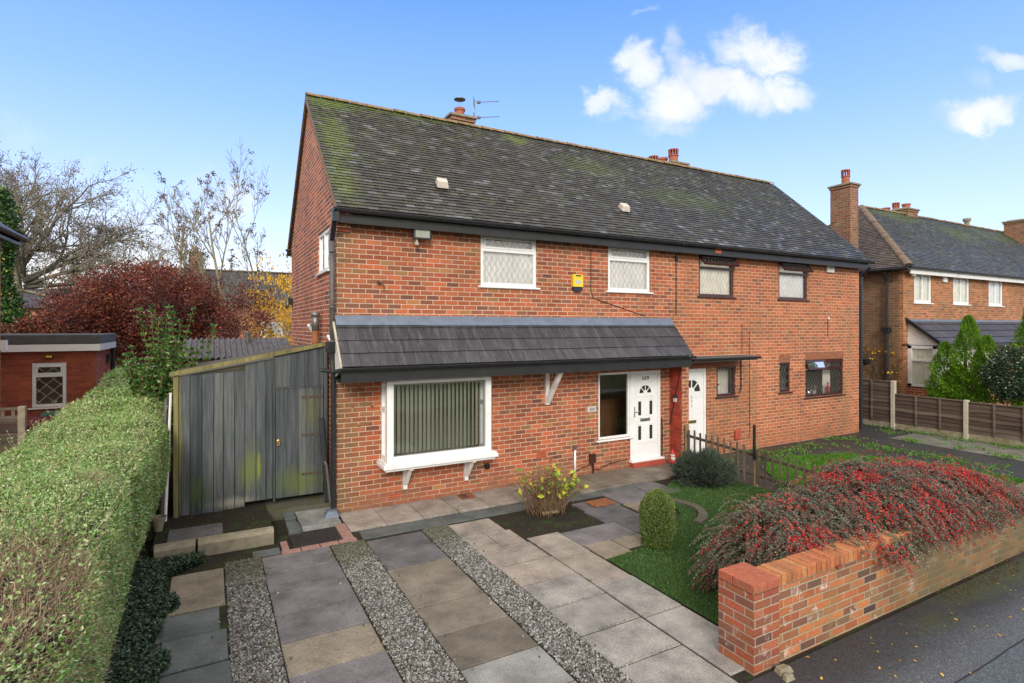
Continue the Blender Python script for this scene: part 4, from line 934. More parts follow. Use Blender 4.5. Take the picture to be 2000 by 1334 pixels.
cable(H2, [(9.62, -.008, 3.1), (9.62, -.008, 2.35)], .006); cable(H2, [(9.88, -.008, 2.9), (9.9, -.008, .4), (9.85, -.008, .3)], .007); cable(H2, [(9.5, -.02, 2.3), (9.57, -.02, 2.2), (9.57, -.02, 1.5), (9.5, -.02, 1.4)], .014)
cable(H2, [(13.1, -.012, 3.2), (13.1, -.012, 2.75)], .008)
mb = MB(); mb.lathe([(0, -.03), (.03, -.02), (.03, .02), (0, .03)], (13.1, -.03, 3.25), 8); mb.build('white_stud', M['pvc'], H2)
mb = MB(); mb.box(13.0, -.07, 4.5, 13.33, 0, 4.72); al = mb.build('alarm_box', M['oldwhite'], H2, bevel=.03); q = MB(); q.box(13.08, -.074, 4.6, 13.25, -.07, 4.64); q.build('alarm_panel', M['slate'], al)
mb = MB(); mb.box(9.34, -.06, .28, 9.52, 0, .52); mb.build('meter_cover', M['step'], H2, bevel=.02)
mb = MB(); mb.tube((14.8, .05, .05), (14.8, .05, 4.5), .045, n=12); mb.tube((14.8, .05, 4.48), (14.72, -.26, 4.72), .045, n=10)
for z in (1., 2.4, 3.7): mb.tube((14.8, .05, z), (14.8, .05, z + .06), .055, n=12)
mb.box(14.6, .02, 2.42, 14.8, .06, 2.45); mb.build('downpipe', M['black'], H2)
chimney(RF2, 10.25, 10.85, 2.95, 4.2, 7.2, 7.95, [(10.55, 3.2, .14, .42, 'slot'), (10.5, 3.6, .14, .26, 'plain'), (10.5, 4.0, .14, .42, 'slot')], M['brickch'])
roofvent(RF2, 12.0) if False else None
# things on the window sills
def bottle(x, y, z, h, mat, cap, label):
    mb = MB(); mb.lathe([(h * .14, 0), (h * .16, h * .1), (h * .16, h * .55), (h * .06, h * .75), (h * .06, h * .86)], (x, y, z), 12); o = mb.build('bottle', mat, None, smooth=True); tag(o, label, 'bottle')
    mb = MB(); mb.lathe([(h * .075, h * .86), (h * .075, h)], (x, y, z), 10); mb.build('bottle_cap', cap, o)
bottle(8.98, .16, 1.36, .28, M['pvc'], M['gred'], 'white bottle with red cap on the sill of the small window beside door 571')
bottle(13.45, .2, 1.16, .3, M['gred'], M['gred'], 'red bottle standing at the right end of the kitchen window sill')
bottle(13.25, .22, 1.16, .2, M['slate'], M['black'], 'small pale bottle left of the red bottle in the kitchen window')
k = MB(); k.lathe([(.08, 0), (.1, .06), (.07, .14), (.02, .16), (.02, .18)], (12.55, .22, 1.15), 14); ko = k.build('kettle', M['chrome'], None, smooth=True); tag(ko, 'small shiny kettle at the left of the kitchen window', 'kettle')
k = MB(); k.tube((12.6, .22, 1.2), (12.72, .2, 1.29), .018, .01); k.path([(12.47, .22, 1.24), (12.47, .22, 1.36), (12.6, .22, 1.36)], .008, 5); k.build('spout_and_handle', M['chrome'], ko)
for (x, w_) in ((12.8, .1), (12.98, .07)):
    k = MB(); k.lathe([(w_ * .4, 0), (w_ * .5, .1), (w_ * .45, .1), (w_ * .35, .02)], (x, .2, 1.15), 12); tag(k.build('cup', M['slate'] if w_ > .08 else M['navy'], None), 'grey cup beside the kettle in the kitchen window' if w_ > .08 else 'small dark blue cup in the middle of the kitchen window', 'cup')

# ================================================================== NEIGHBOUR HOUSE RIGHT
H3 = thing('detached_house', 'brick house beyond the fence on the right with hipped roof and white windows', 'house', (25, 3.3, 0))
NX, NY = 17.6, .3
nh = [(18.27, 19.36, 3.8, 4.8), (20.84, 22.0, 3.8, 4.8), (23.5, 24.66, 3.8, 4.8), (26.6, 27.76, 3.8, 4.8), (18.1, 22.2, 1.1, 2.3)]
mb = MB(); wall(mb, front(NY), NX, 33, -.05, 4.86, nh); mb.build('front_wall', M['brickn'], H3)
mb = MB(); wall(mb, left(NX), NY + .13, 6.2, -.05, 4.86); mb.build('flank_wall', M['brickn_shade'], H3)
mb = MB(); mb.box(NX + .13, 6.1, 0, 33, 6.2, 4.8); mb.box(32.87, NY + .13, 0, 33, 6.1, 4.8); mb.build('rear_wall', M['brickn'], H3)
nz, nr, ny = 4.9, 7.72, 3.25
A = [(NX - .3, NY - .32, nz), (33.3, NY - .32, nz), (33.3, ny, nr), (NX + 3, ny, nr)]
mb = MB(); mb.face(A); mb.face([(NX - .3, NY - .32, nz), (NX + 3, ny, nr), (NX - .3, 2 * ny - NY + .32, nz)]); mb.face([(33.3, 2 * ny - NY + .32, nz), (NX - .3, 2 * ny - NY + .32, nz), (NX + 3, ny, nr), (33.3, ny, nr)]); mb.face([(NX - .3, NY - .32, nz - .02), (NX - .3, 2 * ny - NY + .32, nz - .02), (33.3, 2 * ny - NY + .32, nz - .02), (33.3, NY - .32, nz - .02)])
rf3 = mb.build('roof', M['tilen'], H3)
T = Vector((0, ny - NY + .32, nr - nz)); hh = T.length; hipf = 3.3 / hh
tiled('roof_tiles', M['tilen'], rf3, (NX - .3, NY - .34, nz), (1, 0, 0), T, 15.8, hh, clip=lambda u, t: u > t * hipf, seed=9)
T2 = Vector((3.3, 0, nr - nz)); h2 = T2.length; half = ny - NY + .32
tiled('hip_tiles', M['tilehip'], rf3, (NX - .33, NY - .32, nz), (0, 1, 0), T2, 2 * half, h2, clip=lambda u, t: half * t / h2 < u < 2 * half - half * t / h2, seed=10)
ridge(rf3, (NX - .3, NY - .32, nz + .05), (NX + 3, ny, nr + .03), M['ridge2'], r=.13, step=.35, name='hip_ridge_tiles')
ridge(rf3, (NX + 3, ny, nr + .02), (33.3, ny, nr + .02), M['ridge'])
mb = MB(); mb.box(NX, NY - .22, 4.7, 33, NY - .18, 4.86); mb.box(NX, NY - .18, 4.81, 33, NY - .001, 4.84); mb.build('fascia', M['oldwhite'], H3)
gutter(H3, NX - .25, 33.2, NY - .29, 4.9, .055, brackets=False)
mb = MB(); mb.box(NX - .28, NY - .3, 4.8, NX - .22, 6.2, 4.87); mb.tube((NX - .31, NY - .3, 4.86), (NX - .31, 6.2, 4.86), .05); mb.tube((NX - .1, .74, 2.9), (NX - .1, .74, 4.55), .045); mb.tube((NX - .1, .74, 4.5), (NX - .28, .74, 4.8), .045)
mb.tube((NX - .1, .74, .1), (NX - .1, .74, 2.9), .055); mb.box(NX - .22, .64, 2.85, NX, .86, 3.0); mb.tube((NX - .05, .6, 4.5), (NX - .05, .6, 4.55), .02); mb.build('flank_gutter_and_pipes', M['black'], H3)
for h in nh[:4]:
    window(H3, front(NY), *h, M['pvc'], M['glass'], M['curtain2'] if h[0] < 23 else M['curtain'], mull=((h[0] + h[1]) / 2,), fw=.09)
mb = MB(); mb.box(21.0 - .12 + .15 - .95, NY - .08, 4.5, 20.3, NY, 4.74) if False else mb.box(20.02, NY - .08, 4.52, 20.3, NY, 4.76); mb.build('alarm_box', M['oldwhite'], H3, bevel=.04)
mb = MB(); mb.lathe([(0, -.05), (.06, -.03), (.08, .05), (0, .06)], (17.95, NY - .12, 4.68), 10); mb.build('security_light', M['pvc'], H3)
# neighbour bay and canopy
bz, bt = 1.12, 2.42
mb = MB(); mb.box(17.85, -.5, bz, 17.93, NY, bz + .09); mb.box(17.85, -.5, bt - .1, 17.93, NY, bt); mb.box(17.85, -.5, bz, 17.93, -.4, bt); mb.box(17.85, .18, bz, 17.93, NY, bt); mb.box(17.85, -.4, 1.92, 17.93, .18, 2.0)
for x in (17.93, 18.3, 19.3, 20.3, 21.3): mb.box(x, -.52, bz, x + .09, -.44, bt)
mb.box(17.93, -.515, bz, 21.9, -.44, bz + .09); mb.box(17.93, -.515, bt - .1, 21.9, -.44, bt); mb.box(18.02, -.5, bz, 18.3, -.46, bt)
nb = mb.build('bay_window', M['pvc'], H3, bevel=.006)
mb = MB(); mb.face([(17.88, -.4, bz + .09), (17.88, .18, bz + .09), (17.88, .18, bt - .1), (17.88, -.4, bt - .1)]); mb.build('side_pane', M['glass'], nb); mb = MB(); mb.face([(18.39, -.485, bz + .09), (21.8, -.485, bz + .09), (21.8, -.485, bt - .1), (18.39, -.485, bt - .1)]); mb.build('front_pane', M['glass'], nb)
mb = MB()
for i in range(9): mb.face([(17.905 + .012 * (i % 2), -.4 + i * .065, bz + .1), (17.905 + .012 * ((i + 1) % 2), -.4 + (i + 1) * .065, bz + .1), (17.905 + .012 * ((i + 1) % 2), -.4 + (i + 1) * .065, bt - .1), (17.905 + .012 * (i % 2), -.4 + i * .065, bt - .1)])
mb.face([(18.4, -.465, bz), (21.8, -.465, bz), (21.8, -.465, bt), (18.4, -.465, bt)])
mb.build('bay_blinds', M['curtain2'], nb)
mb = MB(); mb.box(17.9, -.44, 0, 21.9, NY, bz); mb.build('bay_wall', M['brickg'], nb)
mb = MB(); mb.prism([(17.88, -.62, 2.44), (17.88, NY, 2.44), (17.88, NY, 3.2)], (8.4, 0, 0)); nc = mb.build('canopy', M['felt'], H3)
mb = MB(); mb.prism([(17.879, -.62, 2.44), (17.879, NY, 2.44), (17.879, NY, 3.2)], (-.02, 0, 0)); mb.build('canopy_end_panel', M['oldwhite'], nc)
T = Vector((0, NY + .68, .8)); tiled('canopy_tiles', M['bigtile'], nc, (17.75, -.68, 2.46), (1, 0, 0), T, 8.6, T.length, gauge=.33, tw=.3, th=.02, lift=.035, seed=12)
mb = MB(); mb.box(17.75, NY - .12, 3.17, 26.3, NY, 3.26); mb.build('lead_flashing', M['lead'], nc)
mb = MB(); mb.hexa([(17.72, -.72, 2.4), (17.8, -.72, 2.4), (17.8, NY, 3.2), (17.72, NY, 3.2), (17.72, -.72, 2.52), (17.8, -.72, 2.52), (17.8, NY, 3.32), (17.72, NY, 3.32)]); mb.box(17.72, -.72, 2.38, 22.3, -.66, 2.46); mb.box(NX - .05, NY - .04, 2.42, 17.9, NY, 2.47); mb.build('canopy_edge', M['black'], nc)
c3 = chimney(H3, 17.5, 17.98, 1.9, 2.6, 4.6, 7.98, [(17.74, 2.2, .13, .5, 'slot')], M['brickch'], 'flank_chimney')
chimney(H3, 23.7, 24.5, 3.1, 4.4, 7.3, 7.98, [(24.1, 3.35, .15, .22, 'plain'), (24.1, 3.75, .13, .34, 'slot'), (24.1, 4.15, .15, .2, 'plain')], M['brickch'], 'ridge_chimney')
chimney(H3, 32.6, 33.4, 2.3, 3.1, 6.6, 8.2, [], M['brickch'], 'far_chimney')
mb = MB(); mb.lathe([(.1, 0), (.1, .2), (.16, .22), (.16, .34), (.05, .36)], (29.2, ny, nr), 12); mb.build('ridge_cap_pot', M['cement'], H3)
# climber and hanging basket on the flank
rs = [];
for k in range(26):
    p = np.array([NX - .06, R.uniform(.35, 1.6), R.uniform(.9, 1.5)])
    for q in range(9):
        d_ = np.array([0, R.uniform(-.14, .14), R.uniform(.02, .2)]); rs.append((p, p + d_, .006, .005)); p = p + d_
        if p[1] < .32: p[1] = .34
cl = thing('climbing_plant', 'nearly bare climber with a few yellow leaves on the neighbour flank wall', 'climber', (NX - .1, .9, 0))
segs_mesh('stems', rs, M['twigtan'], cl, 3)
n = 150; P = np.stack([np.full(n, NX - .12) + NR.normal(0, .03, n), NR.uniform(.35, 2.0, n), NR.uniform(1.0, 2.3, n) ** 1.], 1); keep = fbm(P, 2.2, 4) > .42; P = P[keep]
leaf_mesh('leaves', P, rdir(len(P)), rdir(len(P)), .1, .08, NR.random(len(P)), M['yleaf'], cl)
mb = MB(); mb.lathe([(.02, 0), (.12, .06), (.17, .18), (.16, .2), (.0, .2)], (NX - .25, 1.3, 1.75), 14)
for a in (0, 2.1, 4.2): mb.tube((NX - .25 + .16 * math.cos(a), 1.3 + .16 * math.sin(a), 1.95), (NX - .25, 1.3, 2.4), .005, n=4)
mb.tube((NX - .25, 1.3, 2.4), (NX, 1.3, 2.45), .008, n=4)
tag(mb.build('hanging_basket', M['dark'], None), 'dark hanging basket on the flank wall of the right-hand neighbour', 'basket')

# ================================================================== LEFT NEIGHBOUR
H4 = thing('neighbour_house', 'sliver of orange brick house with dark guttering at the far left edge', 'house', (-7.5, 2.8, 0))
mb = MB(); mb.box(-9.6, .0, 0, -5.47, 5.5, 4.75); mb.build('wall', M['brickn'], H4)
mb = MB(); mb.prism([(-5.1, -.3, 4.8), (-5.1, 5.5, 4.8), (-9, 4.5, 7.6), (-9, 1, 7.6)], (0, 0, .05)); mb.box(-9.9, -.3, 4.72, -5.16, 5.45, 4.78); mb.build('roof', M['tilen'], H4)
mb = MB(); mb.tube((-5.1, -.3, 4.8), (-5.1, 5.5, 4.8), .06); mb.box(-5.2, -.3, 4.66, -5.16, 5.5, 4.8); mb.build('gutter', M['mouldgrey'], H4)
mb = MB(); mb.box(-5.47, 5.38, 2.55, -5.36, 5.5, 2.75); mb.build('pipe_bracket', M['pvc'], H4)
G = thing('brick_extension', 'flat-roofed red brick extension with a white window on the left', 'extension', (-6, 8.5, 0))
mb = MB(); wall(mb, front(7.0), -9.5, -4.17, -.05, 2.5, [(-5.32, -4.7, 1.18, 2.2)]); wall(mb, left(-4.3), 7.13, 9.3, -.05, 2.5); mb.build('wall', M['brickext'], G)
mb = MB(); mb.box(-9.6, 6.855, 2.46, -4.045, 6.95, 2.615); mb.box(-4.14, 6.95, 2.46, -4.045, 9.35, 2.615); mb.build('fascia', M['pvc'], G)
mb = MB(); mb.box(-9.6, 6.86, 2.62, -4.05, 9.4, 2.84); mb.build('flat_roof', M['felt'], G, bevel=.02)
window(G, front(7.0), -5.32, -4.7, 1.18, 2.2, M['pvc'], M['glassw'], None, tz=1.9, fw=.07)
mb = MB(); mb.box(-8, 8.2, 0, -4.4, 8.25, 2.4); mb.build('interior_wall', M['roomw'], G)
mb = MB(); mb.box(-5.07, 6.93, 2.3, -4.93, 7.0, 2.38); fl = mb.build('wall_light', M['black'], G); mb = MB(); mb.box(-5.055, 6.925, 2.315, -4.945, 6.93, 2.365); mb.build('light_lens', M['yellow'], fl)
mb = MB(); mb.tube((-4.1, 9.2, .1), (-4.1, 9.2, 2.6), .05); mb.box(-4.17, 8.6, 2.1, -4.1, 8.9, 2.3); mb.build('downpipe', M['black'], G)
def bin_(x, y, mb_, ml, label):
    o = thing('wheelie_bin', label, 'bin', (x, y, 0), None)
    mb = MB(); mb.hexa([(x - .2, y - .26, .06), (x + .2, y - .26, .06), (x + .2, y + .26, .06), (x - .2, y + .26, .06), (x - .28, y - .34, 1.0), (x + .28, y - .34, 1.0), (x + .28, y + .34, 1.0), (x - .28, y + .34, 1.0)]); mb.build('body', mb_, o, bevel=.02)
    mb = MB(); mb.hexa([(x - .3, y - .38, 1.0), (x + .3, y - .38, 1.0), (x + .3, y + .38, 1.02), (x - .3, y + .38, 1.02), (x - .27, y - .34, 1.05), (x + .27, y - .34, 1.05), (x + .27, y + .34, 1.12), (x - .27, y + .34, 1.12)]); mb.tube((x - .25, y + .42, 1.04), (x + .25, y + .42, 1.04), .02); mb.build('lid', ml, o, bevel=.015)
    for s in (-1, 1):
        mb = MB(); mb.tube((x + s * .2, y + .3, .1), (x + s * .26, y + .3, .1), .1, n=14); mb.build('wheel', M['black'], o)
bin_(-4.9, 5.6, M['bin_m'], M['bin_m'], 'maroon wheelie bin behind the hedge in front of the extension')
bin_(-4.78, 6.45, M['bin_g'], M['bin_g'], 'green-lidded wheelie bin behind the maroon one')

# ================================================================== HOUSE AT THE BACK
H5 = thing('rear_house', 'distant brick house with dark roof beyond the yellow tree', 'house', (3, 31, 0))
mb = MB(); wall(mb, front(28), -4.2, 8, 0, 4.35, [(.95, 2.2, 2.35, 3.3), (-1.9, -.7, 2.3, 3.2), (4.5, 5.7, 2.4, 3.3)]); mb.prism([(-4.2, 28.13, 0), (-4.2, 34, 0), (-4.2, 34, 4.35), (-4.2, 31, 6.5), (-4.2, 28.13, 4.35)], (.2, 0, 0)); mb.build('wall', M['brickback'], H5)
mb = MB(); mb.prism([(-4.5, 27.7, 4.3), (-4.5, 31, 6.65), (-4.5, 34.3, 4.3), (-4.5, 31, 6.5)], (12.9, 0, 0)); rf5 = mb.build('roof', M['tiledark'], H5)
ridge(rf5, (-4.5, 31, 6.66), (8.4, 31, 6.66), M['ridge2'])
for h in ((.95, 2.2, 2.35, 3.3), (-1.9, -.7, 2.3, 3.2), (4.5, 5.7, 2.4, 3.3)): window(H5, front(28), *h, M['pvc'], M['glass'], M['curtain'], mull=((h[0] + h[1]) / 2,), fw=.09)
chimney(rf5, -2.9, -2.2, 30.4, 31.6, 6.0, 7.7, [(-2.6, 31, .16, .3, 'plain')], M['brickch'])
H6 = thing('rear_house', 'dark roof of another far house half hidden by the copper beech', 'house', (-16, 38, 0))
mb = MB(); mb.box(-22, 36, 0, -10, 42, 4.2); mb.build('wall', M['brickback'], H6)
mb = MB(); mb.prism([(-22.3, 35.6, 4.2), (-22.3, 39, 5.6), (-22.3, 42.4, 4.2)], (12.6, 0, 0)); mb.build('roof', M['tiledark'], H6)
#PART3
M['galvroof'] = mat_plain('corrugated_sheet', (.1, .1, .1), .7, .35, 5, .003, dirt=(.13, .1, .07))
def mat_cop():
    m, t, b = newmat('coping_brick'); p = t.pos(); c = t.attr('Col', 'Color')
    col = t.mix(1., c, t.ramp(t.noise(p, 30, 5, .7), [(.25, .65), (.75, 1.35)]), 'MULTIPLY')
    col = t.mix(t.mr(t.noise(p, 6, 5, .65), .55, .7, 0, .6), col, (.16, .14, .07))
    fin(t, b, col, .85, t.bump(t.noise(p, 60, 4), .004, .8), .3); return m
M['cop'] = mat_cop()
# ================================================================== GROUND
def sheet(name, pts, z, mat, kind='structure'):
    mb = MB(); mb.face([(x, y, z) for x, y in pts]); return setstruct(mb.build(name, mat), kind)
sheet('ground', [(-300, -300), (300, -300), (300, 300), (-300, 300)], -.03, M['backg'])
sheet('pavement', [(-40, -12), (60, -12), (60, -5.98), (-40, -5.98)], -.004, M['asphalt'])
sheet('garden_soil', [(-3.9, -5.98), (7.3, -5.98), (7.3, .2), (-3.9, .2)], -.015, M['soil'])
sheet('side_path', [(-3.9, .2), (0, .2), (0, 8), (-3.9, 8)], -.012, M['soil2'])
sheet('next_driveway', [(7.3, -5.98), (16.0, -5.98), (16.0, 7), (7.3, 7)], -.012, M['drive'])
sheet('neighbour_garden', [(16.02, -5.98), (40, -5.98), (40, .3), (16.02, .3)], -.02, M['soil2'])
# driveway slabs: one mesh with open joints
mb = MB()
PUR = (.16, .15, .152); TAN = (.235, .2, .152); GRN = (.108, .122, .118); GRY = (.29, .275, .25); GR2 = (.25, .25, .235); DRK = (.12, .115, .12); PNK = (.3, .26, .22); BRN = (.19, .165, .13)
def slab(x0, y0, x1, y1, c, z=.03, j=.009):
    k = R.uniform(.93, 1.07); mb.col = tuple(q * k for q in c); dz = R.uniform(-.006, .006)
    a, b = sorted((x0, x1)); cc, d = sorted((y0, y1)); e = .004
    P = [(a + j, cc + j), (b - j, cc + j), (b - j, d - j), (a + j, d - j)]; Q = [(a + j + e, cc + j + e), (b - j - e, cc + j + e), (b - j - e, d - j - e), (a + j + e, d - j - e)]
    zt = [z + dz + R.uniform(-.002, .002) for _ in range(4)]
    for i in range(4):
        l = (i + 1) % 4
        mb.face([(*P[i], -.02), (*P[l], -.02), (*P[l], zt[l] - .005), (*P[i], zt[i] - .005)]); mb.face([(*P[i], zt[i] - .005), (*P[l], zt[l] - .005), (*Q[l], zt[l]), (*Q[i], zt[i])])
    mb.face([(*Q[i], zt[i]) for i in range(4)])
Z0g = 0.0
ya = [-1.33, -2.38, -2.9, -3.5, -4.1, -4.7, -5.3, -5.95]
for i, (c, dx) in enumerate(((TAN, 0), (GRN, -.06), (GRN, 0), (GRN, .02), (DRK, 0), (TAN, 0), (DRK, 0))): slab(-2.2 + dx, ya[i + 1], -1.63 + dx, ya[i], c, Z0g)
yb = [-1.23, -1.79, -2.36, -2.91, -3.47, -4.05, -4.63, -5.2, -5.95]
for i, c in enumerate((PUR, PUR, PUR, PUR, TAN, PUR, PUR, TAN)):
    slab(-1.2, yb[i + 1], -.34, yb[i], c, Z0g, .007 if i != 1 else .004)
yc = [-1.33, -1.83, -2.39, -2.97, -3.47, -4.06, -4.66, -5.25, -5.95]
for i, c in enumerate((DRK, DRK, BRN, BRN, BRN, tuple(q * .8 for q in BRN), GR2, GRY)): slab(.13, yc[i + 1], .96, yc[i], c, Z0g)
yd = [-1.3, -1.88, -2.44, -3.02, -3.58, -4.15, -4.73, -5.3, -5.95]
for i in range(8):
    if i == 1: slab(1.37, yd[2], 1.74, yd[1], PNK, Z0g, .005); slab(1.74, yd[2], 2.14, yd[1], PNK, Z0g, .005)
    else: slab(1.37, yd[i + 1], 2.16 if i else 2.08, yd[i], PNK if i < 4 else GRY, Z0g)
ye = [-2.33, -3.13, -3.95, -4.77, -5.85]
for i in range(4): slab(2.17, ye[i + 1], 2.71, ye[i], PNK if i < 2 else GRY, Z0g)
# dark path, tan slabs, grey band
slab(2.72, -2.92, 3.72, -2.38, PUR, Z0g, .005); slab(3.55, -2.37, 4.3, -1.8, DRK, Z0g); slab(3.72, -2.92, 4.36, -2.37, DRK, Z0g, .005); slab(3.6, -1.79, 4.37, -1.36, DRK, Z0g); slab(4.38, -1.8, 5.2, -1.2, PUR, Z0g); slab(4.36, -2.3, 4.95, -1.81, TAN, Z0g)
slab(2.73, -3.42, 3.2, -2.93, TAN, Z0g); slab(3.21, -3.3, 3.72, -2.93, TAN, Z0g); slab(5.21, -1.75, 5.8, -1.0, DRK, Z0g)
x = .13
for wd_ in (1.22, .8, .76, .9, .8, .9): slab(x, -1.24, x + wd_, -.9, GRN, Z0g - .004, .004); x += wd_
# slabs along the wall
xs = [0.02, .58, 1.17, 1.76, 2.33, 2.9, 3.5, 4.1, 4.72, 5.33, 5.95, 6.56, 7.22]
for i in range(12): slab(xs[i], -.86 - (.12 if i > 6 else 0), xs[i + 1], -.01, (PNK if i < 6 else BRN), .02, .006)
# steps to the gate
slab(-.78, -.18, -.62, .0, GRN, .05); slab(-.79, -.56, -.6, -.19, GRN, .05); slab(-.78, -.0, -.6, .32, GRN, .05); slab(-.6, -.5, -.02, .3, GR2, .055); slab(-.8, .31, -.06, .62, BRN, .1)
slab(-2.3, -.55, -1.62, .0, DRK, .155); slab(-1.3, -1.2, -.95, -.98, GRN, .01)
mb.col = (1, 1, 1)
setstruct(mb.build('driveway', M['slab']))
mb = MB(); mb.box(-2.45, -.68, -.02, -1.0, 7.0, .14); setstruct(mb.build('raised_ground', M['soil']))
mb = MB(); mb.box(-1.0, .3, -.02, -.0, 7.0, .12); setstruct(mb.build('gate_path', M['soil2']))
for k, (a, b, L_) in enumerate(((-1.93, -1.0, 'long pale concrete kerb stone below the grey fence'), (-2.42, -1.95, 'shorter mossy kerb stone at the left end by the hedge'))):
    mb = MB(); mb.prism([(a + .005, -.8, -.01), (a + .005, -.66, -.01), (a + .005, -.66, .2), (a + .005, -.76, .2), (a + .005, -.8, .15)], (b - a - .01, 0, 0)); tag(mb.build('kerb_stone', M['kerb'], None, bevel=.012), L_, 'kerb stone', 'kerb stones')
# drain cover with block surround
dc = thing('drain_cover', 'ribbed iron drain cover in a pink block surround by the corner of the house', 'drain cover', (-.46, -.88, 0))
mb = MB(); mb.box(-.79, -1.14, 0, -.14, -.62, .012)
for i in range(16): mb.box(-.775 + i * .04, -1.12, .012, -.758 + i * .04, -.64, .024)
mb.build('grating', M['grate'], dc)
mb = MB()
for i in range(4): mb.box(-.95 + i * .25, -1.26, -.01, -.71 + i * .25, -1.15, .012 + R.uniform(0, .006))
for i in range(3): mb.box(-.13, -1.14 + i * .22, -.01, .02, -.93 + i * .22, .012 + R.uniform(0, .006))
mb.box(-.93, -1.14, -.01, -.84, -.8, .01)
mb.build('block_surround', M['pinkbrick'], dc, bevel=.006)
mb = MB(); mb.hexa([(-.24, -.28, .05), (.0, -.3, .05), (.02, .0, .05), (-.2, .02, .05), (-.18, -.2, .13), (-.04, -.2, .13), (0, 0, .13), (-.14, 0, .13)]); tag(mb.build('lead_collar', M['lead'], None, bevel=.02), 'blue-grey lead collar at the foot of the black drainpipe', 'collar')
gu = MB(); gu.box(2.05, -.36, .03, 2.3, -.1, .045); g1 = gu.build('gully', M['rust'], None); tag(g1, 'small open gully in the pale slabs under the bay', 'gully'); gu = MB(); gu.box(2.08, -.33, .045, 2.18, -.13, .05); gu.build('gully_water', M['glassy'], g1)
gc = MB(); gc.box(3.86, -1.72, .0, 4.3, -1.42, .012); tag(gc.build('manhole_cover', M['rust'], None), 'square rusty manhole cover sunk in the dark path', 'manhole cover')
# gravel strips
def stones(name, rects, per, size):
    P = []
    for (x0, x1, y0, y1) in rects:
        n = int((x1 - x0) * (y1 - y0) * per); P.append(np.stack([NR.uniform(x0, x1, n), NR.uniform(y0, y1, n), NR.uniform(-.006, .012, n)], 1))
    P = np.concatenate(P); n = len(P)
    CV = np.array([(-1, -1, -1), (1, -1, -1), (1, 1, -1), (-1, 1, -1), (-.8, -.8, 1), (.8, -.8, 1), (.8, .8, 1), (-.8, .8, 1)], float)
    CF = np.array([(3, 2, 1, 0), (4, 5, 6, 7), (0, 1, 5, 4), (1, 2, 6, 5), (2, 3, 7, 6), (3, 0, 4, 7)])
    o = inst_mesh(name, P, size * NR.uniform(.5, 1.35, n), NR.random(n), M['stone'], None, CV, CF, jit=.28, rot=True, squash=lambda n: NR.uniform(.5, 1.2, (n, 1, 3)) * np.array([1, .8, .6])); return setstruct(o, 'stuff')
for k, r_ in enumerate(((-1.62, -1.21, -5.95, -1.2), (-.33, .12, -5.95, -1.27), (.97, 1.36, -5.95, -1.3))):
    sheet('gravel_bed', [(r_[0], r_[2]), (r_[1], r_[2]), (r_[1], r_[3]), (r_[0], r_[3])], -.008, M['gravb'])
    stones('gravel', [r_], 6800, .0088)
P = np.stack([NR.choice([-1.18, -1.66, -.37, .16, .93, 1.4], 130) + NR.normal(0, .05, 130), NR.uniform(-5.8, -1.4, 130), np.full(130, .008)], 1)
CV_ = np.array([(-1, -1, -1), (1, -1, -1), (1, 1, -1), (-1, 1, -1), (-.8, -.8, 1), (.8, -.8, 1), (.8, .8, 1), (-.8, .8, 1)], float); CF_ = np.array([(3, 2, 1, 0), (4, 5, 6, 7), (0, 1, 5, 4), (1, 2, 6, 5), (2, 3, 7, 6), (3, 0, 4, 7)])
setstruct(inst_mesh('stray_gravel', P, .008, NR.random(130), M['stone'], None, CV_, CF_, jit=.28, rot=True), 'stuff')
# lawns
def blades(name, inside, box, n, h, mat, z=0.0, wdt=.006):
    P = np.stack([NR.uniform(box[0], box[1], n), NR.uniform(box[2], box[3], n), np.full(n, z)], 1); P = P[inside(P)]; n = len(P)
    pt = fbm(P, 2.5, 3)[:, None]; D = NR.normal(0, .45, (n, 3)); D[:, 2] = 1; D = unit(D); H = (h * NR.uniform(.5, 1.3, n))[:, None] * (.6 + .8 * pt); S = unit(np.cross(D, rdir(n))) * wdt
    V = np.stack([P - S, P + S, P + D * H + np.array([0, 0, -1]) * H * .1], 1)
    return setstruct(npmesh(name, V, np.arange(n * 3).reshape(n, 3), np.clip(NR.random(n) * .7 + pt[:, 0] * .3, 0, 1), mat, None), 'stuff')
def inpoly(poly):
    def f(P):
        x, y = P[:, 0], P[:, 1]; c = np.zeros(len(P), bool); m = len(poly)
        for i in range(m):
            (x0, y0), (x1, y1) = poly[i], poly[(i + 1) % m]
            cond = ((y0 > y) != (y1 > y)) & (x < (x1 - x0) * (y - y0) / (y1 - y0 + 1e-9) + x0); c ^= cond
        return c
    return f
L1 = [(2.73, -5.75), (7.25, -5.75), (7.25, -1.3), (6.1, -1.2), (5.55, -1.55), (5.22, -2.0), (4.9, -2.6), (4.4, -2.98), (3.75, -3.1), (3.6, -3.35), (2.73, -3.45)]
sheet('lawn', L1, .0, M['lawnb'])
blades('grass', inpoly(L1), (2.7, 7.3, -5.8, -1.2), 80000, .035, M['grass'], .0, .0045)
L2 = [(7.35, -5.75), (11.3, -5.75), (12.3, -4.3), (12.0, -2.7), (11.4, -1.5), (10.0, -1.0), (8.6, -1.35), (7.9, -2.2), (7.35, -2.6)]
sheet('verge_lawn', L2, .0, M['lawnc'])
blades('grass', inpoly(L2), (7.3, 12.5, -5.8, -.9), 110000, .075, M['grass2'], .0, .007)
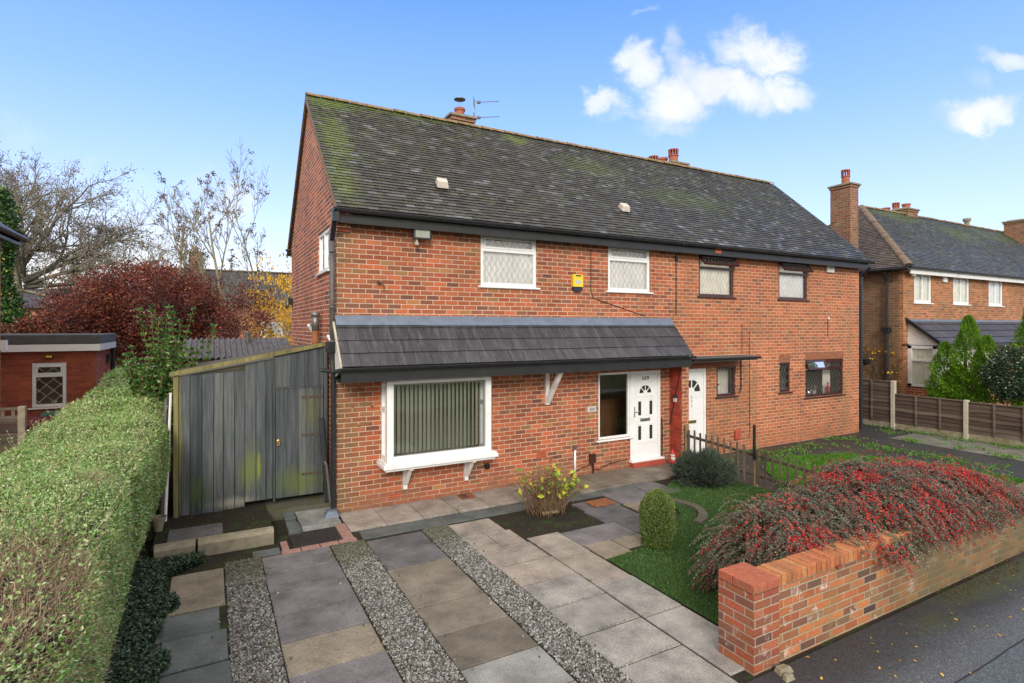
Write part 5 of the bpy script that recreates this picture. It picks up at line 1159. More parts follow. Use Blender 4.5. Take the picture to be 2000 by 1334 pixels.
# curved stone edging behind the box bush
mb = MB(); prev = None
for i in range(9):
    a = rad(-70 + i * 15); p = (4.45 + .78 * math.cos(a), -2.45 + .62 * math.sin(a)); q = (4.45 + .92 * math.cos(a), -2.45 + .76 * math.sin(a))
    if prev: mb.hexa([(*prev[0], 0), (*prev[1], 0), (*q, 0), (*p, 0), (*prev[0], .05), (*prev[1], .05), (*q, .05), (*p, .05)])
    prev = (p, q)
tag(mb.build('curved_edging', M['soil2'], None, bevel=.008), 'curved pale concrete edging behind the clipped box bush', 'edging')
sheet('concrete_strip', [(14.1, -5.95), (15.9, -5.95), (15.9, -.9), (14.4, -.9)], -.006, M['concst'])
def litter(name, rect, n, size, mat, z, lab=None):
    P = np.stack([NR.uniform(rect[0], rect[1], n), NR.uniform(rect[2], rect[3], n), np.full(n, z)], 1); N_ = np.tile([0, 0, 1.], (n, 1)) + NR.normal(0, .25, (n, 3)); D = rdir(n); D[:, 2] *= .15
    return setstruct(leaf_mesh(name, P, D, N_, size * NR.uniform(.5, 1.3, n), size * .6 * NR.uniform(.6, 1.2, n), NR.random(n), mat, None), 'stuff')
litter('fallen_leaves', (2.5, 8.5, -6.9, -6.0), 75, .038, M['yleaf'], .004)
litter('fallen_leaves', (5.4, 9, -6.16, -5.93), 500, .03, M['bleaf'], .006)
litter('fallen_leaves', (-2.2, 2.5, -5.5, -1.0), 40, .022, M['yleaf'], .012)
litter('fallen_leaves', (-2.3, -1.0, -.6, .6), 110, .03, M['bleaf'], .16)
litter('fallen_leaves', (8, 14, -2.5, -.1), 160, .05, M['yleaf'], .0)
litter('fallen_leaves', (2.3, 3.8, -2.3, -1.1), 60, .03, M['bleaf'], .0)
# moss and crumbs of dirt in the joints of the slabs
J = []
for (xa, ys) in (((-1.2, -.34), yb), ((.13, .96), yc), ((1.37, 2.16), yd), ((2.17, 2.71), ye), ((-2.2, -1.63), ya)):
    for y_ in ys[1:-1]: J.append(((xa[0], y_), (xa[1], y_)))
    for x_ in xa: J.append(((x_, ys[0]), (x_, ys[-1])))
for x_ in xs: J.append(((x_, -.9), (x_, -.02)))
J.append(((0, -.01), (7.2, -.01))); J.append(((0, -.88), (4, -.88)))
Pj = []
for (a_, b_) in J:
    L_ = math.dist(a_, b_); n_ = int(L_ * 170); f_ = NR.random(n_)[:, None]; Pj.append(np.array(a_) * (1 - f_) + np.array(b_) * f_)
Pj = np.concatenate(Pj); Pj = np.concatenate([Pj + NR.normal(0, .009, Pj.shape), NR.uniform(.0, .012, (len(Pj), 1))], 1); Pj = Pj[fbm(Pj, 3.4, 17) > .56]; D = rdir(len(Pj)); D[:, 2] = np.abs(D[:, 2])
M['jmoss'] = mat_leaf('joint_moss', [(0, (.02, .018, .012)), (.5, (.035, .04, .015)), (1, (.07, .1, .02))], .9, .1, 0)
setstruct(leaf_mesh('joint_moss', Pj, D, rdir(len(Pj)), .01, .006, NR.random(len(Pj)), M['jmoss'], None), 'stuff')
litter('leaf_crumbs', (-1.2, 2.7, -5.9, -1.0), 260, .012, M['bleaf'], .006)
# weeds on the next driveway
n = 2600; P = np.stack([NR.uniform(8.2, 15.9, n), NR.uniform(-4.6, .3, n), np.full(n, .0)], 1)
k = ((fbm(P, 2.2, 8) > .60) & (P[:, 1] < -.1)) | ((np.abs(P[:, 0] - 15.8) < .12)) | ((np.abs(P[:, 1] + 1.0 + .3 * np.sin(P[:, 0])) < .2) & (P[:, 0] < 11.5) & (P[:, 0] > 8.6)); P = P[k]; P = np.repeat(P, 6, 0) + NR.normal(0, .05, (len(P) * 6, 3)) * np.array([1, 1, .35]); P[:, 2] = np.abs(P[:, 2]) + .01
D = rdir(len(P)); D[:, 2] = np.abs(D[:, 2]) + .3
setstruct(leaf_mesh('weeds', P, D, rdir(len(P)), .05, .03, NR.random(len(P)), M['grass2'], None), 'stuff')

# ================================================================== FENCES, WALLS
fe = thing('side_screen', 'tall weathered grey plank screen with a gate between hedge and house', 'fence', (-1.1, .6, 0))
mb = MB(); x = -2.2; zt = lambda x: 2.335 + (x + 2.24) * .183
while x < -.9:
    w_ = R.choice((.13, .145, .16)); x2 = min(x + w_, -.89); mb.rnd = R.random()
    low = x < -1.42
    z0 = .15 + (0 if low else .09) + R.uniform(-.015, .01); top = (zt(x) - .1, zt(x2) - .1) if not low else (2.27 + (x + 2.2) * .05, 2.27 + (x2 + 2.2) * .05)
    y = .6 + R.uniform(-.004, .004)
    g_ = .005; mb.hexa([(x + g_, y, z0), (x2 - g_, y, z0), (x2 - g_, y + .02, z0), (x + g_, y + .02, z0), (x + g_, y, top[0]), (x2 - g_, y, top[1]), (x2 - g_, y + .02, top[1]), (x + g_, y + .02, top[0])]); x = x2
x = -.86
while x < -.12:
    x2 = min(x + .115, -.1); mb.rnd = R.random(); mb.hexa([(x + .002, .6, 2.03), (x2 - .002, .6, 2.03), (x2 - .002, .62, 2.03), (x + .002, .62, 2.03), (x + .002, .6, zt(x) - .02), (x2 - .002, .6, zt(x2) - .02), (x2 - .002, .62, zt(x2) - .02), (x + .002, .62, zt(x) - .02)]); x = x2
mb.build('plank_panel', M['plank'], fe)
mb = MB(); x = -.85
while x < -.12:
    x2 = min(x + .118, -.11); mb.rnd = R.random(); mb.box(x + .002, .595, .22, x2 - .002, .62, 2.0); x = x2
gt = mb.build('gate', M['plank'], fe)
for z in (1.83, 1.2, .55): mb = MB(); mb.box(-.45, .585, z, -.12, .596, z + .035); mb.build('hinge', M['picket'], gt)
mb = MB(); mb.box(-.83, .58, 1.1, -.79, .596, 1.19); mb.box(-.835, .565, 1.08, -.785, .585, 1.13); mb.path([(-.83, .575, 1.13), (-.83, .575, 1.16), (-.81, .575, 1.175), (-.79, .575, 1.16), (-.79, .575, 1.13)], .006, 5); mb.build('padlock', M['brass'], gt)
mb = MB(); mb.rnd = .2; mb.box(-.885, .575, .18, -.862, .61, 2.6); mb.box(-.095, .58, .12, -.04, .63, 2.72); mb.box(-.86, .585, 2.0, -.1, .6, 2.025); mb.build('frame_post', M['plank'], fe)
mb = MB(); mb.rnd = .5; mb.box(-2.27, .585, .12, -2.205, .64, 2.32); mb.hexa([(-2.32, .55, 2.27), (-.04, .55, 2.7), (-.04, .66, 2.7), (-2.32, .66, 2.27), (-2.32, .55, 2.33), (-.04, .55, 2.76), (-.04, .66, 2.76), (-2.32, .66, 2.33)]); mb.build('top_rail', M['mossrail'], fe)
mb = MB(); mb.hexa([(-2.3, .66, 2.2), (-.02, .66, 2.6), (-.02, 3.4, 2.6), (-2.3, 3.4, 2.2), (-2.3, .66, 2.24), (-.02, .66, 2.64), (-.02, 3.4, 2.64), (-2.3, 3.4, 2.24)]); lr = mb.build('lean_to_roof', M['mossfelt'], None); tag(lr, 'mossy felt lean-to roof just behind the grey plank screen', 'lean-to roof')
# corrugated shed
sh = thing('garden_shed', 'low shed with a dark corrugated roof behind the plank screen', 'shed', (-1.2, 5.6, 0))
mb = MB(); N_ = 60; x0, x1 = -2.35, -.0
for i in range(N_ * 2):
    a, b = x0 + (x1 - x0) * i / (N_ * 2), x0 + (x1 - x0) * (i + 1) / (N_ * 2); za, zb = .028 * math.sin(i * math.pi / 3), .028 * math.sin((i + 1) * math.pi / 3)
    mb.face([(a, 4.9, 2.33 + za), (b, 4.9, 2.33 + zb), (b, 6.6, 2.72 + zb), (a, 6.6, 2.72 + za)]); mb.face([(a, 4.9, 2.31 + za), (b, 4.9, 2.31 + zb), (b, 4.9, 2.33 + zb), (a, 4.9, 2.33 + za)])
mb.build('corrugated_roof', M['galvroof'], sh, smooth=False)
mb = MB(); mb.box(-2.2, 5, 0, -.1, 6.5, 2.28); mb.build('shed_wall', M['mossfelt'], sh)
mb = MB(); mb.tube((-.95, 6.2, 2.6), (-.95, 6.2, 2.85), .06); mb.tube((-.95, 6.2, 2.83), (-.95, 6.2, 2.88), .085); mb.build('flue', M['downp'], sh)
P = np.stack([NR.uniform(-2.3, -.1, 160), NR.uniform(5.0, 6.5, 160), np.zeros(160)], 1); P[:, 2] = 2.37 + (P[:, 1] - 4.9) * .23 + .01
D = rdir(160); D[:, 2] *= .2
setstruct(leaf_mesh('fallen_leaves', P, D, np.tile([0, 0, 1.], (160, 1)), .06, .045, NR.random(160), M['beech'], None), 'stuff')
# poles and boards in the gap
for (a, b, r_, mt, L_) in (((-2.36, .35, .18), (-2.31, .75, 2.0), .022, 'oldwhite', 'pale pole leaning in the gap between hedge and plank screen'), ((-2.42, .55, .16), (-2.37, .8, 1.9), .03, 'downp', 'grey pole leaning behind the pale one by the hedge')):
    mb = MB(); mb.tube(a, b, r_, r_ * .9, 8); mb.lathe([(r_ * 1.1, 0), (r_ * 1.1, .02)], (b[0], b[1], b[2] - .01), 8); tag(mb.build('pole', M[mt], None), L_, 'pole')
mb = MB(); mb.lathe([(.05, 0), (.09, .2), (.1, .2), (.09, .16), (.05, .02)], (-2.42, .02, .16), 12); o_ = mb.build('plant_pot', M['kerb'], None); tag(o_, 'mossy empty plant pot lying beside the hedge at the left of the screen', 'pot'); 
mb = MB(); mb.beam((-.09, .3, .15), (-.16, .5, 1.5), .07, .06, (0, 1, 0)); mb.box(-.13, .28, .13, -.06, .34, .17); tag(mb.build('post', M['black'], None, bevel=.005), 'black timber post leaning beside the drainpipe and gate', 'post')
# waney fence
ff = thing('panel_fence', 'brown waney-board fence with concrete posts along the right-hand drive', 'fence', (15.97, -3, 0))
FX = 15.97
for (y0, y1, top) in ((1.55, 3.35, 1.4), (-.22, 1.55, 1.38), (-2.02, -.24, 1.02), (-3.82, -2.04, 1.0), (-5.62, -3.84, .98)):
    mb = MB(); z = .18
    while z < top - .02:
        mb.rnd = R.random(); w1, w2 = R.uniform(-.012, .012), R.uniform(-.012, .012); n_ = 6; h_ = .145
        for i in range(n_):
            a, b = y0 + (y1 - y0) * i / n_, y0 + (y1 - y0) * (i + 1) / n_; f = lambda i: .012 * math.sin(i * 1.7 + z * 9)
            mb.hexa([(FX - .025, a, z + f(i)), (FX - .012, a, z + f(i)), (FX - .012, b, z + f(i + 1)), (FX - .025, b, z + f(i + 1)), (FX, a, min(z + h_, top)), (FX + .012, a, min(z + h_, top)), (FX + .012, b, min(z + h_, top)), (FX, b, min(z + h_, top))])
        z += .115
    for i in range(4): yy = y0 + (y1 - y0) * (i / 3); yy = min(max(yy, y0 + .03), y1 - .03); mb.rnd = .9; mb.box(FX - .05, yy - .02, .17, FX - .02, yy + .02, top)
    mb.box(FX - .04, y0, top - .005, FX + .03, y1, top + .02)
    mb.build('fence_panel', M['fencew'], ff)
    mb = MB(); mb.box(FX - .02, y0, 0, FX + .02, y1, .17); mb.build('gravel_board', M['kerb'], ff)
for y_, top in ((1.55, 1.5), (-.23, 1.42), (-2.03, 1.06), (-3.83, 1.05)):
    mb = MB(); mb.box(FX - .065, y_ - .055, -.02, FX + .06, y_ + .055, top); mb.build('concrete_post', M['conc'], ff, bevel=.012)
# left fence
lf = thing('panel_fence', 'short wooden fence panel and concrete post left of the hedge', 'fence', (-5, 1.8, 0))
mb = MB(); z = .9
while z < 1.6: mb.rnd = R.random(); mb.box(-6.2, 1.82, z, -4.34, 1.84, z + .12); z += .13
for i in range(15): mb.rnd = .8; mb.box(-6.1 + i * .12, 1.815, 1.6, -6.06 + i * .12, 1.83, 1.76)
mb.box(-6.2, 1.81, 1.76, -4.34, 1.85, 1.8); mb.rnd = .9; mb.box(-6.2, 1.81, 1.58, -4.34, 1.85, 1.61); mb.box(-6.2, 1.83, 0, -4.34, 1.85, .9)
mb.build('fence_panel', M['fencew'], lf)
mb = MB(); mb.box(-4.34, 1.77, 0, -4.25, 1.87, 1.81); mb.build('concrete_post', M['kerb'], lf, bevel=.008)
# picket fence along the boundary
pf = thing('picket_fence', 'low weathered picket fence between the two front gardens', 'fence', (7.3, -1.8, 0))
tp = lambda y: .80 + (y + .4) * .05
mb = MB(); y = -.53
while y > -4.3:
    if abs(y + 2.15) > .07:
        mb.rnd = R.random(); h_ = tp(y) + R.uniform(-.02, .02); l_ = R.uniform(-.012, .012)
        mb.hexa([(7.27, y - .022, .05), (7.285, y - .022, .05), (7.285, y + .022, .05), (7.27, y + .022, .05), (7.27 + l_, y - .022 + l_, h_), (7.285 + l_, y - .022 + l_, h_), (7.285 + l_, y + .022 + l_, h_), (7.27 + l_, y + .022 + l_, h_)])
        mb.tube((7.27 + l_, y + l_, h_), (7.285 + l_, y + l_, h_), .022, n=10)
    y -= .155
mb.build('pickets', M['picket'], pf)
mb = MB(); mb.beam((7.305, -.4, .66), (7.305, -4.35, .46), .03, .055); mb.beam((7.305, -.4, .24), (7.305, -4.35, .14), .03, .05); mb.build('rails', M['picket'], pf)
for (y_, h_) in ((-.42, .86), (-2.15, .78), (-4.3, .6)):
    mb = MB(); mb.rnd = .5; mb.tube((7.33, y_, -.02), (7.33, y_, h_), .052, .048, 10); mb.tube((7.33, y_, h_), (7.33, y_, h_ + .02), .046, .02, 10); mb.build('post', M['postw'], pf)
mb = MB(); mb.box(7.24, -2.19, .5, 7.275, -2.15, 1.16); mb.build('black_stake', M['black'], pf)
# garden wall and pier
gw = thing('garden_wall', 'low orange brick front wall with a square end pier beside the pavement', 'wall', (6, -5.8, 0))
mb = MB(); mb.box(2.66, -5.92, -.05, 11.5, -5.7, .66); mb.build('wall', M['brickw'], gw)
mb = MB(); x = 2.68
rr_ = 0
PALC = [(.42, .15, .06), (.36, .12, .05), (.34, .14, .06), (.44, .2, .08)]
while x < 11.45:
    dk = x > 4.9 + R.uniform(-.5, .5); c = R.choice(PALC)
    if dk: c = (.16 + R.uniform(-.03, .03), .115, .07)
    mb.col = c; e = R.uniform(-.003, .003); mb.box(x + .004, -5.925 + e, .672, x + .069, -5.695, .775 + R.uniform(-.004, .004)); x += .0745
mb.build('coping_bricks', M['cop'], gw, bevel=.004)
mb = MB(); mb.col = (.3, .25, .17); mb.box(2.67, -5.915, .655, 11.45, -5.705, .765); mb.build('coping_mortar', M['cement'], gw)
mb = MB(); mb.box(2.355, -5.94, -.05, 2.70, -5.56, .68); pi = mb.build('pier', M['brickp'], gw)
mb = MB()
for (a, b, c_, d_) in ((2.355, -5.94, 2.525, -5.72), (2.535, -5.94, 2.70, -5.72), (2.355, -5.71, 2.45, -5.56), (2.46, -5.71, 2.70, -5.62 + .06)):
    mb.col = (.36 + R.uniform(-.04, .04), .11, .06); mb.box(a - .004, b - .004, .69, c_ + .002, d_, .77)
mb.build('pier_cap_bricks', M['cop'], pi, bevel=.006)
mb = MB(); mb.box(2.37, -5.925, .67, 2.69, -5.575, .762); mb.build('pier_cap_mortar', M['cement'], pi)
for k, (x, y, s, L_) in enumerate(((2.62, -6.03, .09, 'pale broken lump of concrete at the foot of the brick pier'), (2.56, -6.12, .06, 'smaller stone chip nearer the kerb by the pier'))):
    mb = MB(); mb.hexa([(x - s, y - s * .5, -.01), (x + s, y - s * .6, -.01), (x + s * .8, y + s * .5, -.01), (x - s * .7, y + s * .6, -.01), (x - s * .7, y - s * .3, .04), (x + s * .6, y - s * .4, .05), (x + s * .6, y + s * .4, .035), (x - s * .5, y + s * .4, .045)]); tag(mb.build('broken_stone', M['kerb'], None, bevel=.01), L_, 'stone')
# gnome
gx, gy = 6.93, -.4
gn = thing('garden_gnome', 'small red and white bearded gnome ornament beside the 569 doorstep', 'gnome', (gx, gy, .02))
mb = MB(); mb.lathe([(.06, 0), (.065, .03), (.06, .05)], (gx, gy, .02), 14); mb.build('base', M['bin_g'], gn)
mb = MB(); mb.lathe([(.055, .05), (.062, .1), (.045, .16), (.02, .18)], (gx, gy, .02), 14); mb.build('coat', M['gred'], gn, smooth=True)
mb = MB(); mb.lathe([(.015, .17), (.04, .19), (.045, .22), (.035, .25), (.01, .26)], (gx, gy, .02), 14); mb.tube((gx - .012, gy - .04, .235), (gx - .014, gy - .06, .23), .012, .006, 8); mb.build('head', M['skin'], gn, smooth=True)
mb = MB(); mb.lathe([(.0, .1), (.03, .13), (.046, .17), (.045, .2), (.03, .205)], (gx - .006, gy - .018, .02), 12); mb.lathe([(.048, .235), (.05, .25), (.046, .26)], (gx, gy, .02), 14); mb.build('beard_and_trim', M['gwhite'], gn, smooth=True)
mb = MB(); mb.lathe([(.044, .255), (.036, .29), (.02, .33), (.004, .37)], (gx, gy, .02), 14); mb.build('hat', M['gred'], gn, smooth=True)

# ================================================================== PLANTS
# privet hedge
hd = thing('privet_hedge', 'long clipped green privet hedge running down the left side', 'hedge', (-3.1, 0, 0))
HY0, HY1, HXL, HXR = -6.6, 7.2, -3.78, -2.42
def hedge_pts(n, y0, y1):
    # arc-length parameter over left side / top / right side of a rounded section
    y = NR.uniform(y0, y1, n); s_ = NR.uniform(0, 1, n); P = np.zeros((n, 3)); Nn = np.zeros((n, 3))
    top = 1.70 + .3 * np.clip((y - 1) / 5, 0, 1) + .05 * np.sin(y * 1.3) + .03 * np.sin(y * 3.7 + 1); xr = HXR + .05 * np.sin(y * 1.1 + 1) + .03 * np.sin(y * 3.1)
    a = s_ < .08; b = (s_ >= .08) & (s_ < .52); c = s_ >= .52
    P[a] = np.stack([np.full(a.sum(), HXL), y[a], top[a] * NR.uniform(.55, 1, a.sum())], 1); Nn[a] = (-1, 0, .2)
    f = NR.uniform(0, 1, b.sum()); xx = HXL + (xr[b] - HXL) * f; rnd_ = np.clip((f - .72) / .28, 0, 1) ** 2 * .2 + np.clip((.1 - f) / .1, 0, 1) ** 2 * .08
    P[b] = np.stack([xx, y[b], top[b] - rnd_], 1); Nn[b] = np.stack([np.clip((f - .72) / .28, 0, 1) * .9, np.zeros(b.sum()), np.ones(b.sum())], 1)
    g = NR.uniform(0, 1, c.sum()); P[c] = np.stack([xr[c] + .05 * np.sin(g * 3) - .22 * g ** 2 + .0, y[c], (top[c] - .2) * (1 - g) + .12 * g], 1); Nn[c] = (1, 0, .15)
    off = (fbm(P, 3.2, 1) - .5)[:, None] * .085 + (fbm(P, 9, 4) - .5)[:, None] * .04; Nn = unit(Nn)
    return P + Nn * off, Nn
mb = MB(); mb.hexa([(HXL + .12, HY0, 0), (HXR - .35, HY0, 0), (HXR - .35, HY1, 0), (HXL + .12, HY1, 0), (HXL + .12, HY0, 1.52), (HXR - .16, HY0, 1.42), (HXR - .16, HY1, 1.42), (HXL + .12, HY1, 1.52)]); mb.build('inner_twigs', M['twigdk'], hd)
def bare(P):
    b = np.zeros(len(P))
    for (cx, cy, rx, ry, a) in ((-2.72, -5.25, .34, .75, 1.25), (-2.95, -6.2, .4, .5, 1.), (-2.6, -3.1, .12, .35, .7), (-3.2, -4.2, .2, .3, .45), (-2.8, -2.0, .2, .3, .35), (-2.6, -.5, .15, .5, .35)):
        d2 = ((P[:, 0] - cx) / rx) ** 2 + ((P[:, 1] - cy) / ry) ** 2; b = np.maximum(b, a * np.exp(-d2))
    return b + .5 * (fbm(P, 5, 2) - .5)
parts = []
for (n, y0, y1, L_) in ((150000, HY0, -2.5, .021), (95000, -2.5, 1.5, .03), (36000, 1.5, HY1, .047)):
    P, Nn = hedge_pts(n, y0, y1); k = NR.random(n) > np.clip(bare(P) * 1.15, 0, .8); P, Nn = P[k], Nn[k]; k = (fbm(P, 7, 9) > .31) | (NR.random(len(P)) < .35); P, Nn = P[k], Nn[k]; m_n = len(P)
    D = unit(Nn * .7 + rdir(m_n) * 1.1); parts.append((P - Nn * NR.uniform(0, .06, m_n)[:, None], D, unit(Nn + rdir(m_n) * .8), np.full(m_n, L_) * NR.uniform(.6, 1.3, m_n)))
P = np.concatenate([q[0] for q in parts]); D = np.concatenate([q[1] for q in parts]); Nn = np.concatenate([q[2] for q in parts]); Ls = np.concatenate([q[3] for q in parts])
side = np.clip((P[:, 0] - HXR + .12) * 4, 0, 1)
rn = np.clip(NR.random(len(P)) * .85 + (fbm(P, 2, 5) - .5) * .35 - side * .12 + .05, 0, 1)
rn = np.where(NR.random(len(P)) < .05 + .1 * np.clip(bare(P), 0, 1), NR.uniform(.9, 1, len(P)), np.minimum(rn, .9))
leaf_mesh('leaves', P, D, Nn, Ls, Ls * .55, rn, M['privet'], hd)
P, Nn = hedge_pts(100000, HY0, 2.5); k = NR.random(len(P)) < np.clip(bare(P) * 1.1 + .16, .0, .9); P, Nn = P[k], Nn[k]
D = unit(Nn * .8 + rdir(len(P)) * .85); Ln = NR.uniform(.05, .15, len(P))[:, None]
tubes('twigs', P - Nn * .09, P - Nn * .09 + D * Ln, .0017, .001, M['twigbr'], hd, 3)
SA, SB, SL, SD = [], [], [], []
for k in range(420):
    y_ = R.uniform(-6.4, 3); x_ = R.uniform(HXL, HXR + .05); p = np.array([x_, y_, 1.62]); d_ = np.array([R.gauss(0, .35) + (.5 if x_ > HXR - .15 else 0), R.gauss(0, .35), 1.]); d_ /= np.linalg.norm(d_)
    for i in range(R.randint(3, 6)):
        q = p + d_ * .045; SA.append(p); SB.append(q); p = q; d_ = d_ + np.array([R.gauss(0, .12), R.gauss(0, .12), 0]); d_ /= np.linalg.norm(d_)
        for s_ in (-1, 1): SL.append(p); SD.append(np.array([R.gauss(0, 1), R.gauss(0, 1), .5]))
tubes('stray_shoots', np.array(SA), np.array(SB), .002, .0015, M['twigbr'], hd, 3); SL = np.array(SL); leaf_mesh('shoot_leaves', SL, np.array(SD), rdir(len(SL)) + np.array([0, 0, .8]), .028, .015, NR.random(len(SL)) * .9, M['privet'], hd)
# ivy at the foot
iv = thing('ivy_patch', 'dark green ivy spreading at the foot of the hedge beside the slabs', 'ivy', (-2.4, -3.5, 0)); iv['kind'] = 'stuff'
n = 38000; y = NR.uniform(-5.9, -.85, n); xr = -2.2 + .08 * np.sin(y * 5) + .05 * np.sin(y * 11) + np.where(y > -1.4, .25, 0) * np.sin(np.clip((y + 1.4) * 3, 0, 1.5)); x = NR.uniform(0, 1, n) ** .8 * (xr + 2.72) - 2.72
P = np.stack([x, y, NR.uniform(0, .1, n) + np.clip((-2.35 - x) * .35, 0, .25)], 1); Nn = rdir(n) * .6 + np.array([.2, 0, 1]); D = rdir(n); D[:, 2] *= .4
leaf_mesh('ivy_leaves', P, D, Nn, .03 * NR.uniform(.6, 1.3, n), .028, NR.random(n), M['ivy'], iv)
# tall privet shoots
def tree_segs(rng, p, d, L, r, lvl, maxl, out, tips, wander=.18, up=.12, nk=(3, 5), ang=(.35, .8), ratio=.62, seg=.35, minr=.004, first=.35):
    n = max(2, int(L / seg)); step = L / n; p = Vector(p); d = Vector(d).normalized(); r0 = r; pts = []
    for i in range(n):
        d = (d + Vector((rng.gauss(0, wander), rng.gauss(0, wander), rng.gauss(0, wander) + up * (.5 if lvl == 0 else 1)))).normalized()
        q = p + d * step; r1 = max(minr, r * (1 - .75 * (i + 1) / n)); out.append((tuple(p), tuple(q), r0, r1, lvl)); r0 = r1; p = q; pts.append((p.copy(), d.copy(), r1, (i + 1) / n))
    tips.append((tuple(p), tuple(d), lvl))
    if lvl >= maxl: return
    k = rng.randint(*nk)
    for j in range(k):
        f = first + (1 - first) * (j + rng.random()) / k; q, dd, rr, ff = min(pts, key=lambda t: abs(t[3] - f))
        a = rng.uniform(*ang); az_ = rng.uniform(0, 6.283) if lvl else (j * 2.4 + rng.uniform(-.5, .5)); o = dd.orthogonal().normalized(); o = Matrix.Rotation(az_, 3, dd) @ o
        nd = dd * math.cos(a) + o * math.sin(a)
        tree_segs(rng, q, nd, L * ratio * rng.uniform(.7, 1.15) * (1.15 - .45 * f), max(minr, rr * .75), lvl + 1, maxl, out, tips, wander, up, nk, ang, ratio, seg * .75, minr, first)
def make_tree(name, label, cat, base, d, L, r, maxl, seed, mat, leafs=None, seg=.4, group=None, parts=(1,), **kw):
    rng = random.Random(seed); out = []; tips = []
    tree_segs(rng, base, d, L, r, 0, maxl, out, tips, seg=seg, **kw)
    t_ = thing(name, label, cat, base, group)
    tr = [s_ for s_ in out if s_[4] == 0]; br = [s_ for s_ in out if s_[4] > 0]
    segs_mesh('trunk', tr, mat, t_, 8); 
    if br: segs_mesh('crown', br, mat, t_, 4 if len(br) < 4000 else 3)
    return t_, out, tips
sp = thing('privet_shrub', 'tall unclipped green shrub sprouting above the far end of the hedge', 'shrub', (-2.6, 3, 0))
segs = []; Pl = []; Dl = []
for k in range(170):
    a = R.uniform(0, 6.283); p = Vector((-2.55 + R.gauss(0, .2), 3 + R.gauss(0, .35), 1.2)); top = R.uniform(1.6, 2.5) + (.75 if R.random() < .14 else 0); dr = Vector((R.gauss(0, .17), R.gauss(0, .2), 1)).normalized(); n_ = int((top - 1.1) / .1)
    for i in range(n_):
        q = p + dr * .11; segs.append((tuple(p), tuple(q), .008, .006)); p = q
        for s_ in range(9): Pl.append(tuple(p)); dd = Vector((R.gauss(0, 1), R.gauss(0, 1), .6)); Dl.append(tuple(dd))
segs_mesh('stems', segs, M['twigtan'], sp, 3); Pl = np.array(Pl); leaf_mesh('leaves', Pl, np.array(Dl), rdir(len(Pl)), .09, .045, NR.random(len(Pl)), M['privets'], sp)
# clipped box
bx = thing('box_bush', 'small clipped upright box bush on the edge of the lawn', 'bush', (3.63, -3.42, 0))
n = 26000; u = NR.uniform(0, 6.283, n); v = NR.uniform(0, 1, n); zt_ = v * .74
rr = .215 * (1 - np.clip((zt_ - .48) / .27, 0, 1) ** 2.4 * .98) * (.82 + .18 * np.clip(zt_ / .2, 0, 1)) * np.sqrt(np.where(NR.random(n) < .25, NR.random(n), 1)); P = np.stack([3.63 + rr * np.cos(u) * 1.05, -3.42 + rr * np.sin(u), .02 + zt_], 1); P += NR.normal(0, .009, P.shape) + ((fbm(P, 9, 3) - .5) * .04)[:, None] * np.stack([np.cos(u), np.sin(u), u * 0 + .3], 1)
Nn = np.stack([np.cos(u), np.sin(u), np.clip((zt_ - .45) * 4, 0, 3)], 1)
leaf_mesh('leaves', P, unit(unit(Nn) * .8 + rdir(n)), rdir(n), .019, .012, np.clip(NR.random(n) * .8 + (zt_ / .74) * .2 + .1 * (fbm(P, 8) - .5), 0, 1), M['box'], bx)
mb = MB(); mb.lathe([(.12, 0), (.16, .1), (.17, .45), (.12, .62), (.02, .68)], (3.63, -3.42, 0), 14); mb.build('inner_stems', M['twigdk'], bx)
# grey-green shrub by the picket fence
lv = thing('grey_green_shrub', 'dark grey-green bushy shrub in front of the picket fence', 'shrub', (6.75, -1.55, 0))
n = 15000; a = NR.uniform(0, 6.283, n); f = NR.uniform(.45, 1, n) ** .5; ph = np.arccos(NR.uniform(0, 1, n)); cx, cy = 6.62, -1.55
P = np.stack([cx + .62 * f * np.sin(ph) * np.cos(a), cy + .5 * f * np.sin(ph) * np.sin(a), .04 + .58 * f * np.cos(ph)], 1); out_ = unit(P - np.array([cx, cy, -.1])); P += out_ * (fbm(P, 4, 6)[:, None] - .5) * .42
D = unit(out_ + rdir(n) * .55)
leaf_mesh('leaves', P, D, rdir(n), .085 * NR.uniform(.5, 1.7, n), .009, NR.random(n), M['lav'], lv)
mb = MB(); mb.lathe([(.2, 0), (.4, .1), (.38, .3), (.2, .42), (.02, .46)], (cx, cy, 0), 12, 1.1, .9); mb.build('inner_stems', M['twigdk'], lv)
# dying hydrangea
hy = thing('hydrangea', 'half-dead hydrangea with tan stems and yellow-green leaves by the house wall', 'shrub', (3.1, -1.5, 0))
A = []; B = []; LP = []; LD = []
for k in range(330):
    x0_, y0_ = 3.05 + R.gauss(0, .13), -1.5 + R.gauss(0, .1); lean = (x0_ - 3.05) * 1.2
    p = Vector((x0_, y0_, 0)); d_ = Vector((lean + R.gauss(0, .36) + (.14 if k % 3 == 0 else -.05), R.gauss(0, .28), 1)).normalized(); n_ = R.randint(4, 8)
    for i in range(n_):
        q = p + d_ * R.uniform(.06, .12); A.append(tuple(p)); B.append(tuple(q)); p = q; d_ = (d_ + Vector((R.gauss(0, .16), R.gauss(0, .16), .02))).normalized()
        if q.z > .3 and R.random() < (.16 if q.x > 3.15 else .05): LP.append(tuple(q)); LD.append((R.gauss(0, 1), R.gauss(0, 1) - .3, R.gauss(0, .5)))
    if p.x > 3.1 and R.random() < .5 or R.random() < .1: LP.append(tuple(p)); LD.append((R.gauss(0, 1), -.5 + R.gauss(0, .6), R.gauss(-.2, .5)))
tubes('stems', np.array(A), np.array(B), .005, .004, M['twigtan'], hy, 4)
